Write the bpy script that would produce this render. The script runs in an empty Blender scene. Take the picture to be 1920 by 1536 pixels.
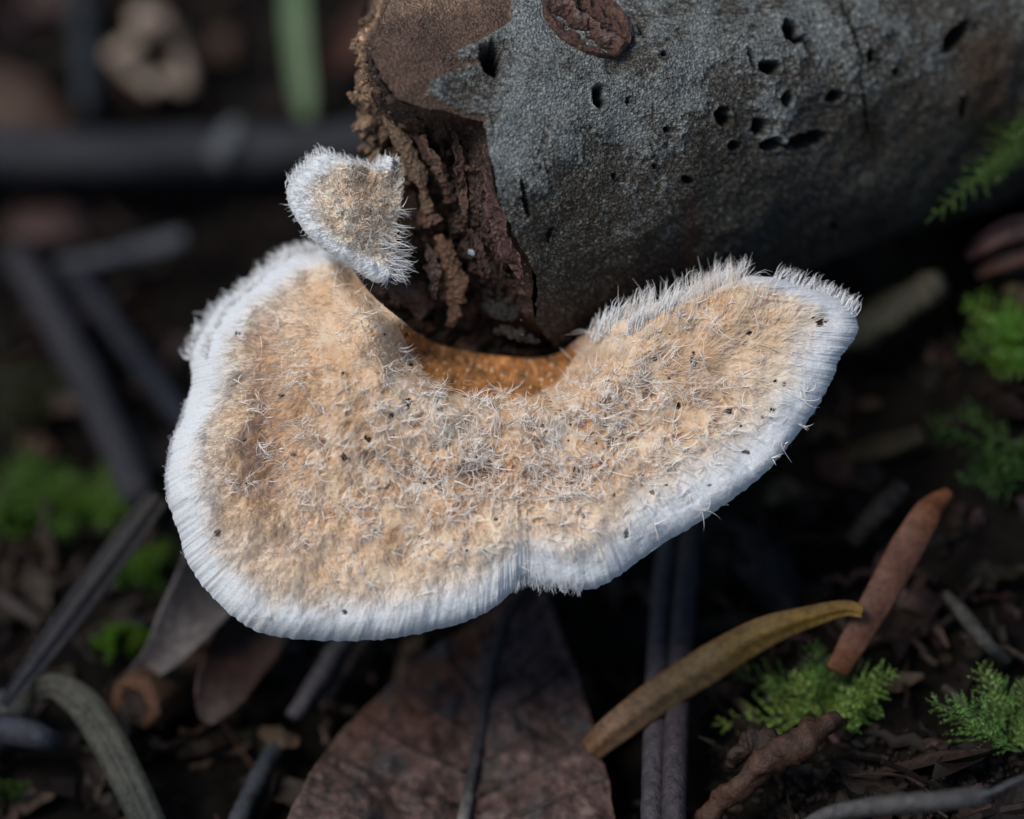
import bpy, math
import numpy as np
from mathutils import Vector

# ------------------------------------------------------------------ camera, world, sun, exposure
K = 0.001                       # the scene is laid out in millimetres and built in metres
sc = bpy.context.scene
D = 267.0                       # focus distance, mm
PITCH = math.radians(45)
CAMZ = 230.0
PXMM = 0.05                     # one photo pixel at the focus distance, mm
cam_d = bpy.data.cameras.new('camera')
cam_d.lens = 100; cam_d.sensor_width = 36
cam_d.clip_start = 0.01; cam_d.clip_end = 200
cam_d.dof.use_dof = True
cam_d.dof.focus_distance = (D + 1.0) * K
cam_d.dof.aperture_fstop = 8.0
cam = bpy.data.objects.new('camera', cam_d)
sc.collection.objects.link(cam)
cam.location = (0, 0, CAMZ * K)
cam.rotation_euler = (math.pi / 2 - PITCH, 0, 0)
sc.camera = cam

SUN_EL, SUN_AZ = math.radians(58), math.radians(-112)     # azimuth from +Y towards +X
w = bpy.data.worlds.new('World'); sc.world = w; w.use_nodes = True
nt = w.node_tree
sky = nt.nodes.new('ShaderNodeTexSky'); sky.sky_type = 'NISHITA'; sky.sun_disc = False
sky.sun_elevation = SUN_EL; sky.sun_rotation = SUN_AZ
bg = nt.nodes['Background']; bg.inputs['Strength'].default_value = 0.075
nt.links.new(sky.outputs[0], bg.inputs[0])
sd = bpy.data.lights.new('sun', 'SUN'); sd.energy = 2.0; sd.angle = math.radians(24); sd.color = (1, 0.95, 0.88)
so = bpy.data.objects.new('sun', sd); sc.collection.objects.link(so)
sdir = Vector((math.sin(SUN_AZ) * math.cos(SUN_EL), math.cos(SUN_AZ) * math.cos(SUN_EL), math.sin(SUN_EL)))
so.rotation_euler = sdir.to_track_quat('Z', 'Y').to_euler(); so.location = (0, 0, 2)
sc.view_settings.view_transform = 'Standard'; sc.view_settings.look = 'None'
sc.view_settings.exposure = 0.46; sc.view_settings.gamma = 1.0
sc.render.engine = 'CYCLES'
sc.cycles.use_denoising = True
sc.cycles.max_bounces = 6; sc.cycles.diffuse_bounces = 4; sc.cycles.glossy_bounces = 2
sc.cycles.sample_clamp_indirect = 4

# ------------------------------------------------------------------ pixels to points
rng = np.random.default_rng(7)
CAM = np.array([0, 0, CAMZ])
FW = np.array([0, math.cos(PITCH), -math.sin(PITCH)])
UP = np.array([0, math.sin(PITCH), math.cos(PITCH)])
RT = np.array([1.0, 0, 0])

def P(px, py, d):
    """photo pixel + depth behind the focus plane (mm) -> world mm"""
    px, py, d = np.broadcast_arrays(np.asarray(px, float), np.asarray(py, float), np.asarray(d, float))
    r = (px - 960) * PXMM; u = (768 - py) * PXMM; k = (D + d) / D
    return CAM + FW * (D + d)[..., None] + RT * (r * k)[..., None] + UP * (u * k)[..., None]

def ss(a, b, x):
    t = np.clip((x - a) / (b - a), 0, 1); return t * t * (3 - 2 * t)

# ------------------------------------------------------------------ noise
_perm = np.random.default_rng(3).permutation(256); _perm = np.concatenate([_perm, _perm, _perm])
_grad = np.random.default_rng(4).normal(size=(256, 3)); _grad /= np.linalg.norm(_grad, axis=1)[:, None]
def pn(p):
    p = np.asarray(p, float); sh = p.shape[:-1]; p = p.reshape(-1, 3)
    i = np.floor(p).astype(int); f = p - i; i &= 255
    u = f * f * f * (f * (f * 6 - 15) + 10)
    r = 0
    for a in (0, 1):
        for b in (0, 1):
            for c in (0, 1):
                h = _perm[_perm[_perm[(i[:, 0] + a) & 255] + ((i[:, 1] + b) & 255)] + ((i[:, 2] + c) & 255)]
                g = _grad[h]
                dd = (g * (f - np.array([a, b, c]))).sum(1)
                wx = u[:, 0] if a else 1 - u[:, 0]; wy = u[:, 1] if b else 1 - u[:, 1]; wz = u[:, 2] if c else 1 - u[:, 2]
                r = r + dd * wx * wy * wz
    return (r * 1.6).reshape(sh)
def fbm(p, o=4, g=0.5):
    p = np.asarray(p, float); r = 0; a = 1; t = 0
    for k in range(o):
        r = r + a * pn(p * 2 ** k + 17.3 * k); t += a; a *= g
    return r / t
# one tileable noise sheet (64 cells, 12 samples per cell) looked up for all flat noise
_q = np.arange(768) / 12.0; _qx, _qy = np.meshgrid(_q, _q, indexing='ij')
def _sheet():
    gr = np.random.default_rng(8).normal(size=(64, 64, 2)); gr /= np.linalg.norm(gr, axis=2)[..., None]
    i = np.floor(_qx).astype(int); j = np.floor(_qy).astype(int); fx, fy = _qx - i, _qy - j
    u = fx ** 3 * (fx * (fx * 6 - 15) + 10); v = fy ** 3 * (fy * (fy * 6 - 15) + 10); r = 0
    for a in (0, 1):
        for b in (0, 1):
            g_ = gr[(i + a) % 64, (j + b) % 64]
            r = r + (g_[..., 0] * (fx - a) + g_[..., 1] * (fy - b)) * (u if a else 1 - u) * (v if b else 1 - v)
    return (r * 1.45).astype(np.float32)
SHEET = _sheet()
def _look(x, y):
    x = (x * 12) % 768; y = (y * 12) % 768; i = x.astype(np.int32); j = y.astype(np.int32); f = x - i; g_ = y - j
    i %= 768; j %= 768; i1 = (i + 1) % 768; j1 = (j + 1) % 768
    return (SHEET[i, j] * (1 - f) + SHEET[i1, j] * f) * (1 - g_) + (SHEET[i, j1] * (1 - f) + SHEET[i1, j1] * f) * g_
def n2(x, y, s, o=4, z=0.0, g=0.5):
    x = np.asarray(x, float); y = np.asarray(y, float)
    c, d = math.cos(z * 1.7), math.sin(z * 1.7); X_ = (x * c - y * d) / s + z * 13.37; Y_ = (x * d + y * c) / s + z * 7.91
    r = 0; a = 1.0; t = 0
    for k in range(o):
        r = r + a * _look(X_ * 2 ** k + 9.7 * k, Y_ * 2 ** k + 5.3 * k); t += a; a *= g
    return r / t
_cell = np.random.default_rng(5).random((128, 128, 3))
def worley(x, y):
    ix = np.floor(x).astype(int); iy = np.floor(y).astype(int)
    f1 = np.full(x.shape, 9.0); f2 = np.full(x.shape, 9.0); cid = np.zeros(x.shape)
    for a in (-1, 0, 1):
        for b in (-1, 0, 1):
            c = _cell[(ix + a) & 127, (iy + b) & 127]
            d = np.hypot(ix + a + c[..., 0] - x, iy + b + c[..., 1] - y)
            n = d < f1
            f2 = np.where(n, f1, np.minimum(f2, d)); cid = np.where(n, c[..., 2], cid); f1 = np.where(n, d, f1)
    return f1, f2, cid

# ------------------------------------------------------------------ building
COL = sc.collection
def mesh(name, V, F, cols=None, smooth=True):
    V = np.asarray(V, float).reshape(-1, 3)
    me = bpy.data.meshes.new(name)
    F = [np.asarray(f, np.int32) for f in (F if isinstance(F, (list, tuple)) else [F]) if len(f)]
    nl = sum(f.size for f in F); nf = sum(len(f) for f in F)
    me.vertices.add(len(V)); me.loops.add(nl); me.polygons.add(nf)
    me.vertices.foreach_set('co', V.astype(np.float32).ravel())
    me.loops.foreach_set('vertex_index', np.concatenate([f.ravel() for f in F]))
    tot = np.concatenate([np.full(len(f), f.shape[1], np.int32) for f in F])
    st = np.concatenate([[0], np.cumsum(tot)[:-1]]).astype(np.int32)
    me.polygons.foreach_set('loop_start', st)
    me.polygons.foreach_set('use_smooth', np.full(nf, smooth))
    if cols is not None:
        at = me.attributes.new('Col', 'FLOAT_COLOR', 'POINT')
        c = np.ones((len(V), 4), np.float32); c[:, :3] = np.clip(np.asarray(cols).reshape(-1, 3), 0, 1)
        at.data.foreach_set('color', c.ravel())
    me.update(calc_edges=True)
    return me
def tag(o, label=None, cat=None, group=None, kind=None):
    if label: o['label'] = label
    if cat: o['category'] = cat
    if group: o['group'] = group
    if kind: o['kind'] = kind
    return o
def thing(name, base, label, cat, group=None):
    o = bpy.data.objects.new(name, None); COL.objects.link(o)
    o.empty_display_size = 0.002
    o.location = Vector(np.asarray(base, float) * K)
    o['base'] = [float(v) for v in base]
    return tag(o, label, cat, group)
def part(name, V, F, mat, parent=None, cols=None, smooth=True, kind=None, label=None):
    V = np.asarray(V, float).reshape(-1, 3)
    if parent is not None:
        r = parent
        while r.parent: r = r.parent
        base = np.array(r['base'])
    else:
        base = np.array([(V[:, 0].min() + V[:, 0].max()) / 2, (V[:, 1].min() + V[:, 1].max()) / 2, V[:, 2].min()])
    me = mesh(name, (V - base) * K, F, cols, smooth)
    me.materials.append(mat)
    o = bpy.data.objects.new(name, me); COL.objects.link(o)
    if parent is not None: o.parent = parent
    else:
        o.location = Vector(base * K); o['base'] = [float(v) for v in base]
    return tag(o, label, None, None, kind)
def quads(nu, nv, closed_u=False, off=0, flip=False):
    a = np.arange(nu if closed_u else nu - 1)[:, None]; b = np.arange(nv - 1)[None, :]
    a2 = (a + 1) % nu
    q = np.stack([a * nv + b, a2 * nv + b, a2 * nv + b + 1, a * nv + b + 1], -1).reshape(-1, 4) + off
    return q[:, ::-1] if flip else q
def cat_mesh(parts):
    """join (V, [F...], C) tuples into one"""
    Vs, Fs, Cs, o = [], {}, [], 0
    for V, F, C in parts:
        V = np.asarray(V).reshape(-1, 3); Vs.append(V)
        for f in (F if isinstance(F, list) else [F]):
            if len(f): Fs.setdefault(f.shape[1], []).append(np.asarray(f) + o)
        if C is not None:
            C = np.asarray(C, float); Cs.append(np.broadcast_to(C, (len(V), 3)) if C.ndim == 1 else C)
        o += len(V)
    return np.concatenate(Vs), [np.concatenate(x) for x in Fs.values()], (np.concatenate(Cs) if Cs else None)
def spline(pts, n):
    """Catmull-Rom through control rows (any width), n samples"""
    p = np.asarray(pts, float); m = len(p)
    if m == 2: return p[0] + (p[1] - p[0]) * np.linspace(0, 1, n)[:, None]
    q = np.vstack([2 * p[0] - p[1], p, 2 * p[-1] - p[-2]])
    t = np.linspace(0, m - 1, n); i = np.minimum(t.astype(int), m - 2); f = (t - i)[:, None]
    a, b, c, d = q[i], q[i + 1], q[i + 2], q[i + 3]
    return 0.5 * (2 * b + (c - a) * f + (2 * a - 5 * b + 4 * c - d) * f ** 2 + (3 * b - a - 3 * c + d) * f ** 3)
def nrm(v):
    return v / np.maximum(np.linalg.norm(v, axis=-1, keepdims=True), 1e-9)
def grid_normals(G):
    du = np.gradient(G, axis=0); dv = np.gradient(G, axis=1)
    return nrm(np.cross(du, dv))

def tube(path, rad, ns=14, rough=0.0, rs=3.0, seed=0, flat=1.0, col=None, colvar=0.0, caps=True):
    """round stick along path (n,3) with radii (n,), closed ends; returns V, F, C"""
    path = np.asarray(path, float); n = len(path); rad = np.broadcast_to(np.asarray(rad, float), (n,)).copy()
    t = nrm(np.gradient(path, axis=0)); ref = UP if abs(t[n // 2] @ UP) < 0.9 else RT
    a = nrm(np.cross(t, ref)); b = np.cross(t, a)
    th = np.linspace(0, 2 * np.pi, ns, endpoint=False)
    off = a[:, None] * np.cos(th)[None, :, None] + b[:, None] * np.sin(th)[None, :, None] * flat
    V = path[:, None] + off * rad[:, None, None]
    if rough: V = V + off * (rad[:, None] * rough * fbm(V / rs + seed * 7.1, 3))[..., None]
    F = [quads(ns, n, True).reshape(-1, 4)]
    Vt = V.transpose(1, 0, 2).reshape(-1, 3)
    k = len(Vt)
    if caps:
        e = np.stack([path[0] - t[0] * rad[0] * .25, path[-1] + t[-1] * rad[-1] * .25]); Vt = np.vstack([Vt, e])
        i = np.arange(ns); j = (i + 1) % ns
        F.append(np.stack([j * n, i * n, np.full(ns, k)], -1)); F.append(np.stack([i * n + n - 1, j * n + n - 1, np.full(ns, k + 1)], -1))
    C = None
    if col is not None:
        C = np.asarray(col, float) * (1 + colvar * fbm(Vt / rs + seed * 3.3 + 50, 3))[:, None]
    return Vt, F, C

def ribbon(path, width, thick, nrm_hint=None, curl=0.0, nw=9, seed=0, wav=0.0, col=None, colvar=0.3, ribs=0, ribh=0.0, rim=None):
    """blade / leaf strip with thickness: width (n,) full width, curl lifts the edges (mm per half width)"""
    path = np.asarray(path, float); n = len(path); width = np.broadcast_to(np.asarray(width, float), (n,))
    t = nrm(np.gradient(path, axis=0)); h = -FW if nrm_hint is None else np.asarray(nrm_hint, float)
    b = nrm(np.cross(t, h)); nn = nrm(np.cross(b, t))
    x = np.linspace(-1, 1, nw)
    V = path[:, None] + b[:, None] * (x[None, :] * width[:, None] / 2)[..., None]
    hgt = curl * width[:, None] / 2 * x[None, :] ** 2 * np.ones((n, 1))
    if wav: hgt = hgt + wav * fbm(V / max(4.0, width.max()) + seed * 9.7, 2)
    if ribs: hgt = hgt + ribh * np.cos(x * np.pi * ribs)[None, :]
    V = V + nn[:, None] * hgt[..., None]
    ed = np.sqrt(np.clip(1 - x ** 2, 0.0, 1)) * .8 + .2
    Vb = V - nn[:, None] * (thick * ed)[None, :, None]
    k = n * nw
    F = [quads(n, nw), quads(n, nw, off=k, flip=True)]
    idx = np.arange(k).reshape(n, nw)
    loop = np.concatenate([idx[:-1, 0], idx[-1, :-1], idx[:0:-1, -1], idx[0, :0:-1]])
    l2 = np.roll(loop, -1)
    F.append(np.stack([l2, loop, loop + k, l2 + k], -1))
    VV = np.vstack([V.reshape(-1, 3), Vb.reshape(-1, 3)])
    C = None
    if col is not None:
        c = np.asarray(col, float); c = c if c.ndim == 1 else np.repeat(c, nw, 0)
        C = np.broadcast_to(c, (k, 3)) * (1 + colvar * fbm(V.reshape(-1, 3) / 3 + seed * 5.1, 4))[:, None]
        if rim is not None:
            e = np.tile(np.abs(x) ** 6, n)[:, None]; C = C * (1 - e) + np.asarray(rim) * e
        C = np.vstack([C, C])
    return VV, F, C

def chunk(c, r, seed, sub=2, amp=.35, stretch=(1, 1, 1)):
    """irregular crumb"""
    me_v, me_f = ICO[sub]
    v = me_v * (1 + amp * fbm(me_v * 1.3 + seed * 11.7, 3) * 1.8)[:, None]
    R = np.linalg.qr(np.random.default_rng(seed).normal(size=(3, 3)))[0]
    return np.asarray(c) + (v * np.asarray(stretch)) @ R * r, [me_f], None
def _ico(sub):
    import bmesh
    bm = bmesh.new(); bmesh.ops.create_icosphere(bm, subdivisions=sub, radius=1)
    v = np.array([x.co[:] for x in bm.verts]); bm.verts.index_update()
    f = np.array([[x.index for x in y.verts] for y in bm.faces]); bm.free(); return v, f
ICO = {1: _ico(1), 2: _ico(2), 3: _ico(3)}

# ------------------------------------------------------------------ materials
def material(name, rough=.6, var=.35, vs=1500, bump=.2, bs=2500, spec=.5, sss=0, sssr=.6, coat=0, color=None, dark=None, trans=0, vor=0, vors=3000):
    """principled paint: vertex colour (or one colour) x procedural mottling, with procedural relief. Scales are per metre"""
    m = bpy.data.materials.new(name); m.use_nodes = True; t = m.node_tree; N = t.nodes; L = t.links
    p = N['Principled BSDF']; tc = N.new('ShaderNodeTexCoord')
    if color is None:
        a = N.new('ShaderNodeAttribute'); a.attribute_name = 'Col'; base = a.outputs['Color']
    else:
        a = N.new('ShaderNodeRGB'); a.outputs[0].default_value = (*color, 1); base = a.outputs[0]
    no = N.new('ShaderNodeTexNoise'); no.inputs['Scale'].default_value = vs; no.inputs['Detail'].default_value = 6; no.inputs['Roughness'].default_value = .65
    L.new(tc.outputs['Object'], no.inputs['Vector'])
    mr = N.new('ShaderNodeMapRange'); mr.inputs[1].default_value = .3; mr.inputs[2].default_value = .7
    mr.inputs[3].default_value = 1 - var; mr.inputs[4].default_value = 1 + var
    L.new(no.outputs['Fac'], mr.inputs[0])
    mx = N.new('ShaderNodeVectorMath'); mx.operation = 'SCALE'
    L.new(base, mx.inputs[0]); L.new(mr.outputs[0], mx.inputs['Scale'])
    col = mx.outputs[0]
    hn = N.new('ShaderNodeTexNoise'); hn.inputs['Scale'].default_value = bs; hn.inputs['Detail'].default_value = 5; hn.inputs['Roughness'].default_value = .7
    L.new(tc.outputs['Object'], hn.inputs['Vector']); h = hn.outputs['Fac']
    if vor:
        v = N.new('ShaderNodeTexVoronoi'); v.inputs['Scale'].default_value = vors; L.new(tc.outputs['Object'], v.inputs['Vector'])
        v2 = N.new('ShaderNodeMapRange'); v2.inputs[1].default_value = 0; v2.inputs[2].default_value = .7; v2.inputs[3].default_value = 1 + vor; v2.inputs[4].default_value = 1 - vor
        L.new(v.outputs['Distance'], v2.inputs[0])
        m2 = N.new('ShaderNodeVectorMath'); m2.operation = 'SCALE'; L.new(col, m2.inputs[0]); L.new(v2.outputs[0], m2.inputs['Scale']); col = m2.outputs[0]
        ad = N.new('ShaderNodeMath'); ad.operation = 'ADD'; L.new(h, ad.inputs[0]); L.new(v2.outputs[0], ad.inputs[1]); h = ad.outputs[0]
    L.new(col, p.inputs['Base Color'])
    if bump:
        b = N.new('ShaderNodeBump'); b.inputs['Strength'].default_value = bump; b.inputs['Distance'].default_value = .0003
        L.new(h, b.inputs['Height']); L.new(b.outputs[0], p.inputs['Normal'])
    p.inputs['Roughness'].default_value = rough; p.inputs['Specular IOR Level'].default_value = spec
    if sss:
        p.inputs['Subsurface Weight'].default_value = sss; p.inputs['Subsurface Radius'].default_value = (1, .6, .4); p.inputs['Subsurface Scale'].default_value = sssr * K
    if coat: p.inputs['Coat Weight'].default_value = coat; p.inputs['Coat Roughness'].default_value = .15
    if trans: p.inputs['Transmission Weight'].default_value = trans
    return m
M_FLESH = material('fungus_flesh', .7, .16, 5000, .4, 5000, .2, sss=.35, sssr=.5)
M_FUZZ = material('fungus_fuzz', .6, .06, 3000, 0, spec=.3)
def _trans(m, f):
    t = m.node_tree; p = t.nodes['Principled BSDF']; tr = t.nodes.new('ShaderNodeBsdfTranslucent'); mx = t.nodes.new('ShaderNodeMixShader'); mx.inputs[0].default_value = f
    t.links.new(p.inputs['Base Color'].links[0].from_socket, tr.inputs['Color'])
    t.links.new(p.outputs[0], mx.inputs[1]); t.links.new(tr.outputs[0], mx.inputs[2]); t.links.new(mx.outputs[0], t.nodes['Material Output'].inputs['Surface'])
_trans(M_FUZZ, .2)
M_BARK = material('grey_bark', .72, .5, 3000, .9, 3600, .35, vor=.4, vors=3800)
M_WOOD = material('rotten_wood', .5, .6, 2600, 1.0, 3200, .5, vor=.3, vors=2300)
M_LITTER = material('litter', .6, .6, 1100, .4, 1500, .15)
M_TWIG = material('twig_bark', .45, .55, 1300, .9, 1900, .3)
M_LEAF = material('dead_leaf', .5, .6, 900, .8, 1500, .25)
M_BLADE = material('dry_blade', .5, .45, 1300, .5, 1500, .18)
M_MOSS = material('moss', .5, .3, 900, 0, spec=.4); _trans(M_MOSS, .35)
M_SOIL = material('soil', .8, .6, 500, 1.0, 700, .08)
M_PITH = material('dull_flesh', .95, .3, 3000, .4, 3000, .03)

# ------------------------------------------------------------------ the ground
def groundz(x, y):
    x = np.asarray(x, float); y = np.asarray(y, float)
    h = 13 * ss(2, 42, x) * (1 - .35 * ss(210, 260, y)) + 16 * ss(52, 92, x) * ss(150, 210, y)
    h = h + 14 * ss(34, 56, x) * ss(188, 208, y) * (1 - ss(330, 420, y))
    h = h - 11 * ss(0, -40, x) * ss(205, 245, y)
    far = ss(420, 900, np.hypot(x, y - 220))
    return h * (1 - far) + 3.0 * n2(x, y, 22, 3, 2.0) + 1.2 * n2(x, y, 6, 3, 5.0) + far * 30 * n2(x, y, 400, 2, 9.)
def ray(px, py):
    v = P(px, py, 0.0) - CAM; return v
def G(px, py, h=0.0):
    """photo pixel -> point h mm above the ground under that line of sight"""
    v = ray(px, py); z = np.zeros_like(np.asarray(px, float)) + h
    for _ in range(10):
        t = (z - CAMZ) / v[..., 2]; q = CAM + v * t[..., None]
        z = .5 * z + .5 * (groundz(q[..., 0], q[..., 1]) + h)
    return q
def gp(rows):
    r = np.asarray(rows, float); return G(r[:, 0], r[:, 1], r[:, 2])

def axis(c, lo, hi, fine, n_out, big):
    a = np.arange(lo, hi, fine); g = np.geomspace(fine * 2, big, n_out)
    return np.concatenate([(lo - g)[::-1], a, hi + g])
gx = axis(0, -75, 90, .7, 40, 4000); gy = axis(0, 150, 330, .7, 40, 4000)
GX, GY = np.meshgrid(gx, gy, indexing='ij')
GZ = groundz(GX, GY)
gc = np.array([.0045, .0034, .0027]) * (1 + .8 * n2(GX, GY, 9, 4, 3.))[..., None]
g = part('ground', np.stack([GX, GY, GZ], -1), quads(len(gx), len(gy)), M_SOIL, cols=gc.reshape(-1, 3), kind='structure')

# ------------------------------------------------------------------ the fallen log
AX = nrm(RT * .87 + UP * .33 + FW * .37)
LC = P(850, 310, 17.0)
B1 = nrm(-FW + AX * (FW @ AX)); B2 = np.cross(AX, B1)      # B1 towards the camera
if B2 @ UP > 0: B2 = -B2                                    # B2 downwards in the picture
R0 = 20.6
def logr(s): return R0 * (1 + .0014 * s)
def log_pt(s, ph, r):
    return LC + AX * s[..., None] + (B1 * np.cos(ph)[..., None] + B2 * np.sin(ph)[..., None]) * r[..., None]
def on_log(px, py):
    """photo pixels -> (s, phi) on the near side of the log"""
    px = np.asarray(px, float); py = np.asarray(py, float)
    v = nrm(ray(px, py)); o = CAM - LC; R = np.full(px.shape, R0)
    for _ in range(5):
        vp = v - AX * (v @ AX)[..., None]; op = o - AX * (o @ AX)
        a = (vp * vp).sum(-1); b = 2 * (vp @ op); c = op @ op - R ** 2
        disc = np.maximum(b * b - 4 * a * c, 0)
        t = (-b - np.sqrt(disc)) / (2 * a)
        q = o + v * t[..., None]; s = q @ AX; R = logr(s)
    return s, np.arctan2(q @ B2, q @ B1)
def log_px(s, ph, r):
    q = log_pt(s, ph, r) - CAM; z = q @ FW
    return (q @ RT) / z * D / PXMM + 960, 768 - (q @ UP) / z * D / PXMM

EDGE = np.array([(790, -90), (745, -20), (722, 25), (698, 80), (702, 128), (742, 182), (800, 200), (862, 212), (908, 226), (918, 300), (932, 370), (962, 440), (998, 510), (1003, 600), (1050, 655)], float)
es, ep = on_log(EDGE[:, 0], EDGE[:, 1])
GREY = np.array([(1010, -90), (962, -10), (950, 55), (905, 112), (826, 112), (806, 150), (800, 178), (850, 204), (905, 216), (912, 300), (925, 370), (955, 440), (990, 510), (998, 600), (1045, 655)], float)
gs, gph = on_log(GREY[:, 0], GREY[:, 1])
def s_start(ph):
    return np.interp(ph, np.concatenate([[-np.pi, ep[0] - .5], ep, [ep[-1] + .5, np.pi]]), np.concatenate([[2, 0], es, [4, 2]]))
o_ = np.argsort(gph)
def s_grey(ph):
    return np.interp(ph, gph[o_], gs[o_])

phs = np.concatenate([np.linspace(-np.pi, ep[0] - .05, 50), np.linspace(ep[0] - .05, ep[-1] + .35, 520)[1:-1], np.linspace(ep[-1] + .35, np.pi, 40)])
ts = np.concatenate([np.linspace(0, 1, 470), 1 + np.geomspace(.03, 3.2, 26)])
PH, TT = np.meshgrid(phs, ts, indexing='ij')
S0 = s_start(phs)[:, None]
jit = .5 * fbm(np.stack([phs * 14, phs * 0, phs * 0 + 4], -1), 4)[:, None] * np.exp(-TT * 12)
SS = S0 + jit + TT * 62
RR = logr(SS)
cx, cy = np.cos(PH) * RR, np.sin(PH) * RR
q3 = np.stack([cx, cy, SS], -1)
lump = fbm(q3 / 9, 3) * 1.25 + fbm(q3 / 2.4, 3) * .3
grain = fbm(q3 / .7, 2) * .05
greyline = s_grey(PH) + .8 * fbm(q3 / 1.6 + 3, 4) + .3 * fbm(q3 / .4, 2)
isgrey = ss(-.12, .12, SS - greyline) * ss(-1.2, -1.0, PH + .0 * SS)
isgrey = np.where(PH > ep[-1], 1, isgrey); isgrey = np.where(PH < -1.25, ss(0, .5, SS - 8), isgrey)
dr = lump + grain + .28 * isgrey
LX, LY = log_px(SS, PH, RR)
vis = np.cos(PH) > -.3
# insect holes, slits and torn flakes: (x, y, rx, ry, angle, depth)
HOLES = [(922, 112, 20, 28, -20, 2.6), (1121, 183, 13, 20, -8, 2.2), (1437, 128, 20, 13, 10, 1.8), (1350, 218, 17, 18, 0, 2), (1422, 237, 14, 17, 0, 2),
         (1470, 185, 12, 14, 0, 1.8), (1442, 268, 20, 13, -20, 1.8), (1372, 272, 13, 9, 0, 1.4), (1562, 180, 16, 12, -30, 1.8), (1480, 62, 17, 24, -25, 1.8), (1512, 92, 9, 28, -30, 1.5),
         (982, 372, 6, 34, -12, 1.3), (1510, 262, 44, 15, -12, 1.4), (1202, 62, 4, 16, -25, .8), (1246, 242, 6, 6, 0, .9), (1175, 190, 4, 8, 0, .7), (1402, 112, 4, 20, -20, .9),
         (1030, 440, 4, 14, 10, .6), (1285, 335, 12, 7, 20, .8), (1625, 105, 8, 13, -20, 1.), (1675, 132, 7, 7, 0, 1.), (1560, 420, 9, 8, 0, .7), (1240, 105, 6, 4, 0, .6), (1150, 330, 4, 5, 0, .5),
         (1225, 310, 4, 5, 0, .5), (1790, 70, 16, 34, 35, 1.5), (1800, 200, 9, 22, 5, 1.2), (1620, 200, 4, 60, -12, .9), (1595, 60, 4, 60, -20, .7)]
hole = np.zeros_like(SS)
wob = n2(LX, LY, 14, 3, 1.)
for (hx, hy, rx, ry, an, dep) in HOLES:
    a = math.radians(an); ddx, ddy = LX - hx, LY - hy
    e = np.hypot((ddx * math.cos(a) + ddy * math.sin(a)) / rx, (-ddx * math.sin(a) + ddy * math.cos(a)) / ry) + .35 * wob
    m = ss(1.08, .9, e) * vis
    dr = dr - 1.5 * dep * m + .18 * np.exp(-((e - 1.25) / .18) ** 2) * vis
    hole = np.maximum(hole, m)
# colour of the bark: grey crust, brown inner bark, belly shade painted darker, stains
big = n2(LX, LY, 170, 4, 4.); mid = n2(LX, LY, 45, 4, 6.); fine = n2(LX, LY, 9, 3, 8.); cru = n2(LX, LY, 4.5, 2, 12.)
crust = np.clip(.62 + .9 * big + .55 * mid - ss(.08, .8, PH) * .95 - .32 * ss(22, 55, SS), 0, 1)  # crust fades around the log, painting shade on its underside
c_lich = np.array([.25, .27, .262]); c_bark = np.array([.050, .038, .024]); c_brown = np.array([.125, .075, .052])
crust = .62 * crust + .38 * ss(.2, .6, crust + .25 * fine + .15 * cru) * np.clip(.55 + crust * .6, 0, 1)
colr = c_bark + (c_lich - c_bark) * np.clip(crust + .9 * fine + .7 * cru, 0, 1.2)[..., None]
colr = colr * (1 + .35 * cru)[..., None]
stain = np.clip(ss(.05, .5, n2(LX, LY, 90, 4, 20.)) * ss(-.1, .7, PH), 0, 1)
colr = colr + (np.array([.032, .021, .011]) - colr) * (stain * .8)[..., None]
red = np.exp(-((LX - 1290 - 12 * wob) / 13) ** 2) * ss(340, 390, LY) * ss(560, 500, LY)
colr = colr + (np.array([.11, .05, .03]) - colr) * (red * .8)[..., None]
brp = np.exp(-((LX - 1850 - 20 * wob) / 42) ** 2) * ss(40, 90, LY) * ss(300, 220, LY)
colr = colr + (np.array([.10, .055, .025]) - colr) * (brp * .8)[..., None]
bro = c_brown * (1 + .5 * mid + .5 * fine + .5 * cru)[..., None]
tp = ss(60, 10, LY + 40 * wob + .12 * (LX - 700)) * ss(960, 860, LX)
bro = bro + (np.array([.30, .20, .13]) * (1 + .8 * n2(LX * .4 + LY, LX - .4 * LY, 14, 3, 15.))[..., None] - bro) * (tp * .8)[..., None]
colr = bro + (colr - bro) * isgrey[..., None]
colr = colr + (np.array([.012, .009, .008]) - colr) * np.clip(hole * 1.6, 0, 1)[..., None]  # hole insides painted near black, adding to the shade in them
dr = dr + .22 * ss(.3, .55, crust) * isgrey + .12 * n2(LX, LY, 12, 4, 16.) * isgrey + .10 * n2(LX, LY, 5, 2, 17.)
LV = log_pt(SS, PH, RR + dr)
nph, nts = len(phs), len(ts)
log = thing('fallen_log', LC - np.array([0, 0, R0]), 'thick fallen log with grey lichen crusted bark and a rotted broken end', 'log')
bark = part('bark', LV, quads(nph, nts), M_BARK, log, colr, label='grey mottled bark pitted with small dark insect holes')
# far end disc, out of sight
ring = LV[:, -1]; cen = ring.mean(0)
part('sawn_end', np.vstack([ring, cen]), np.stack([np.arange(nph - 1), np.arange(1, nph), np.full(nph - 1, nph)], -1), M_WOOD, log, np.full((nph + 1, 3), .1) * np.array([1, .7, .45]))

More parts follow.
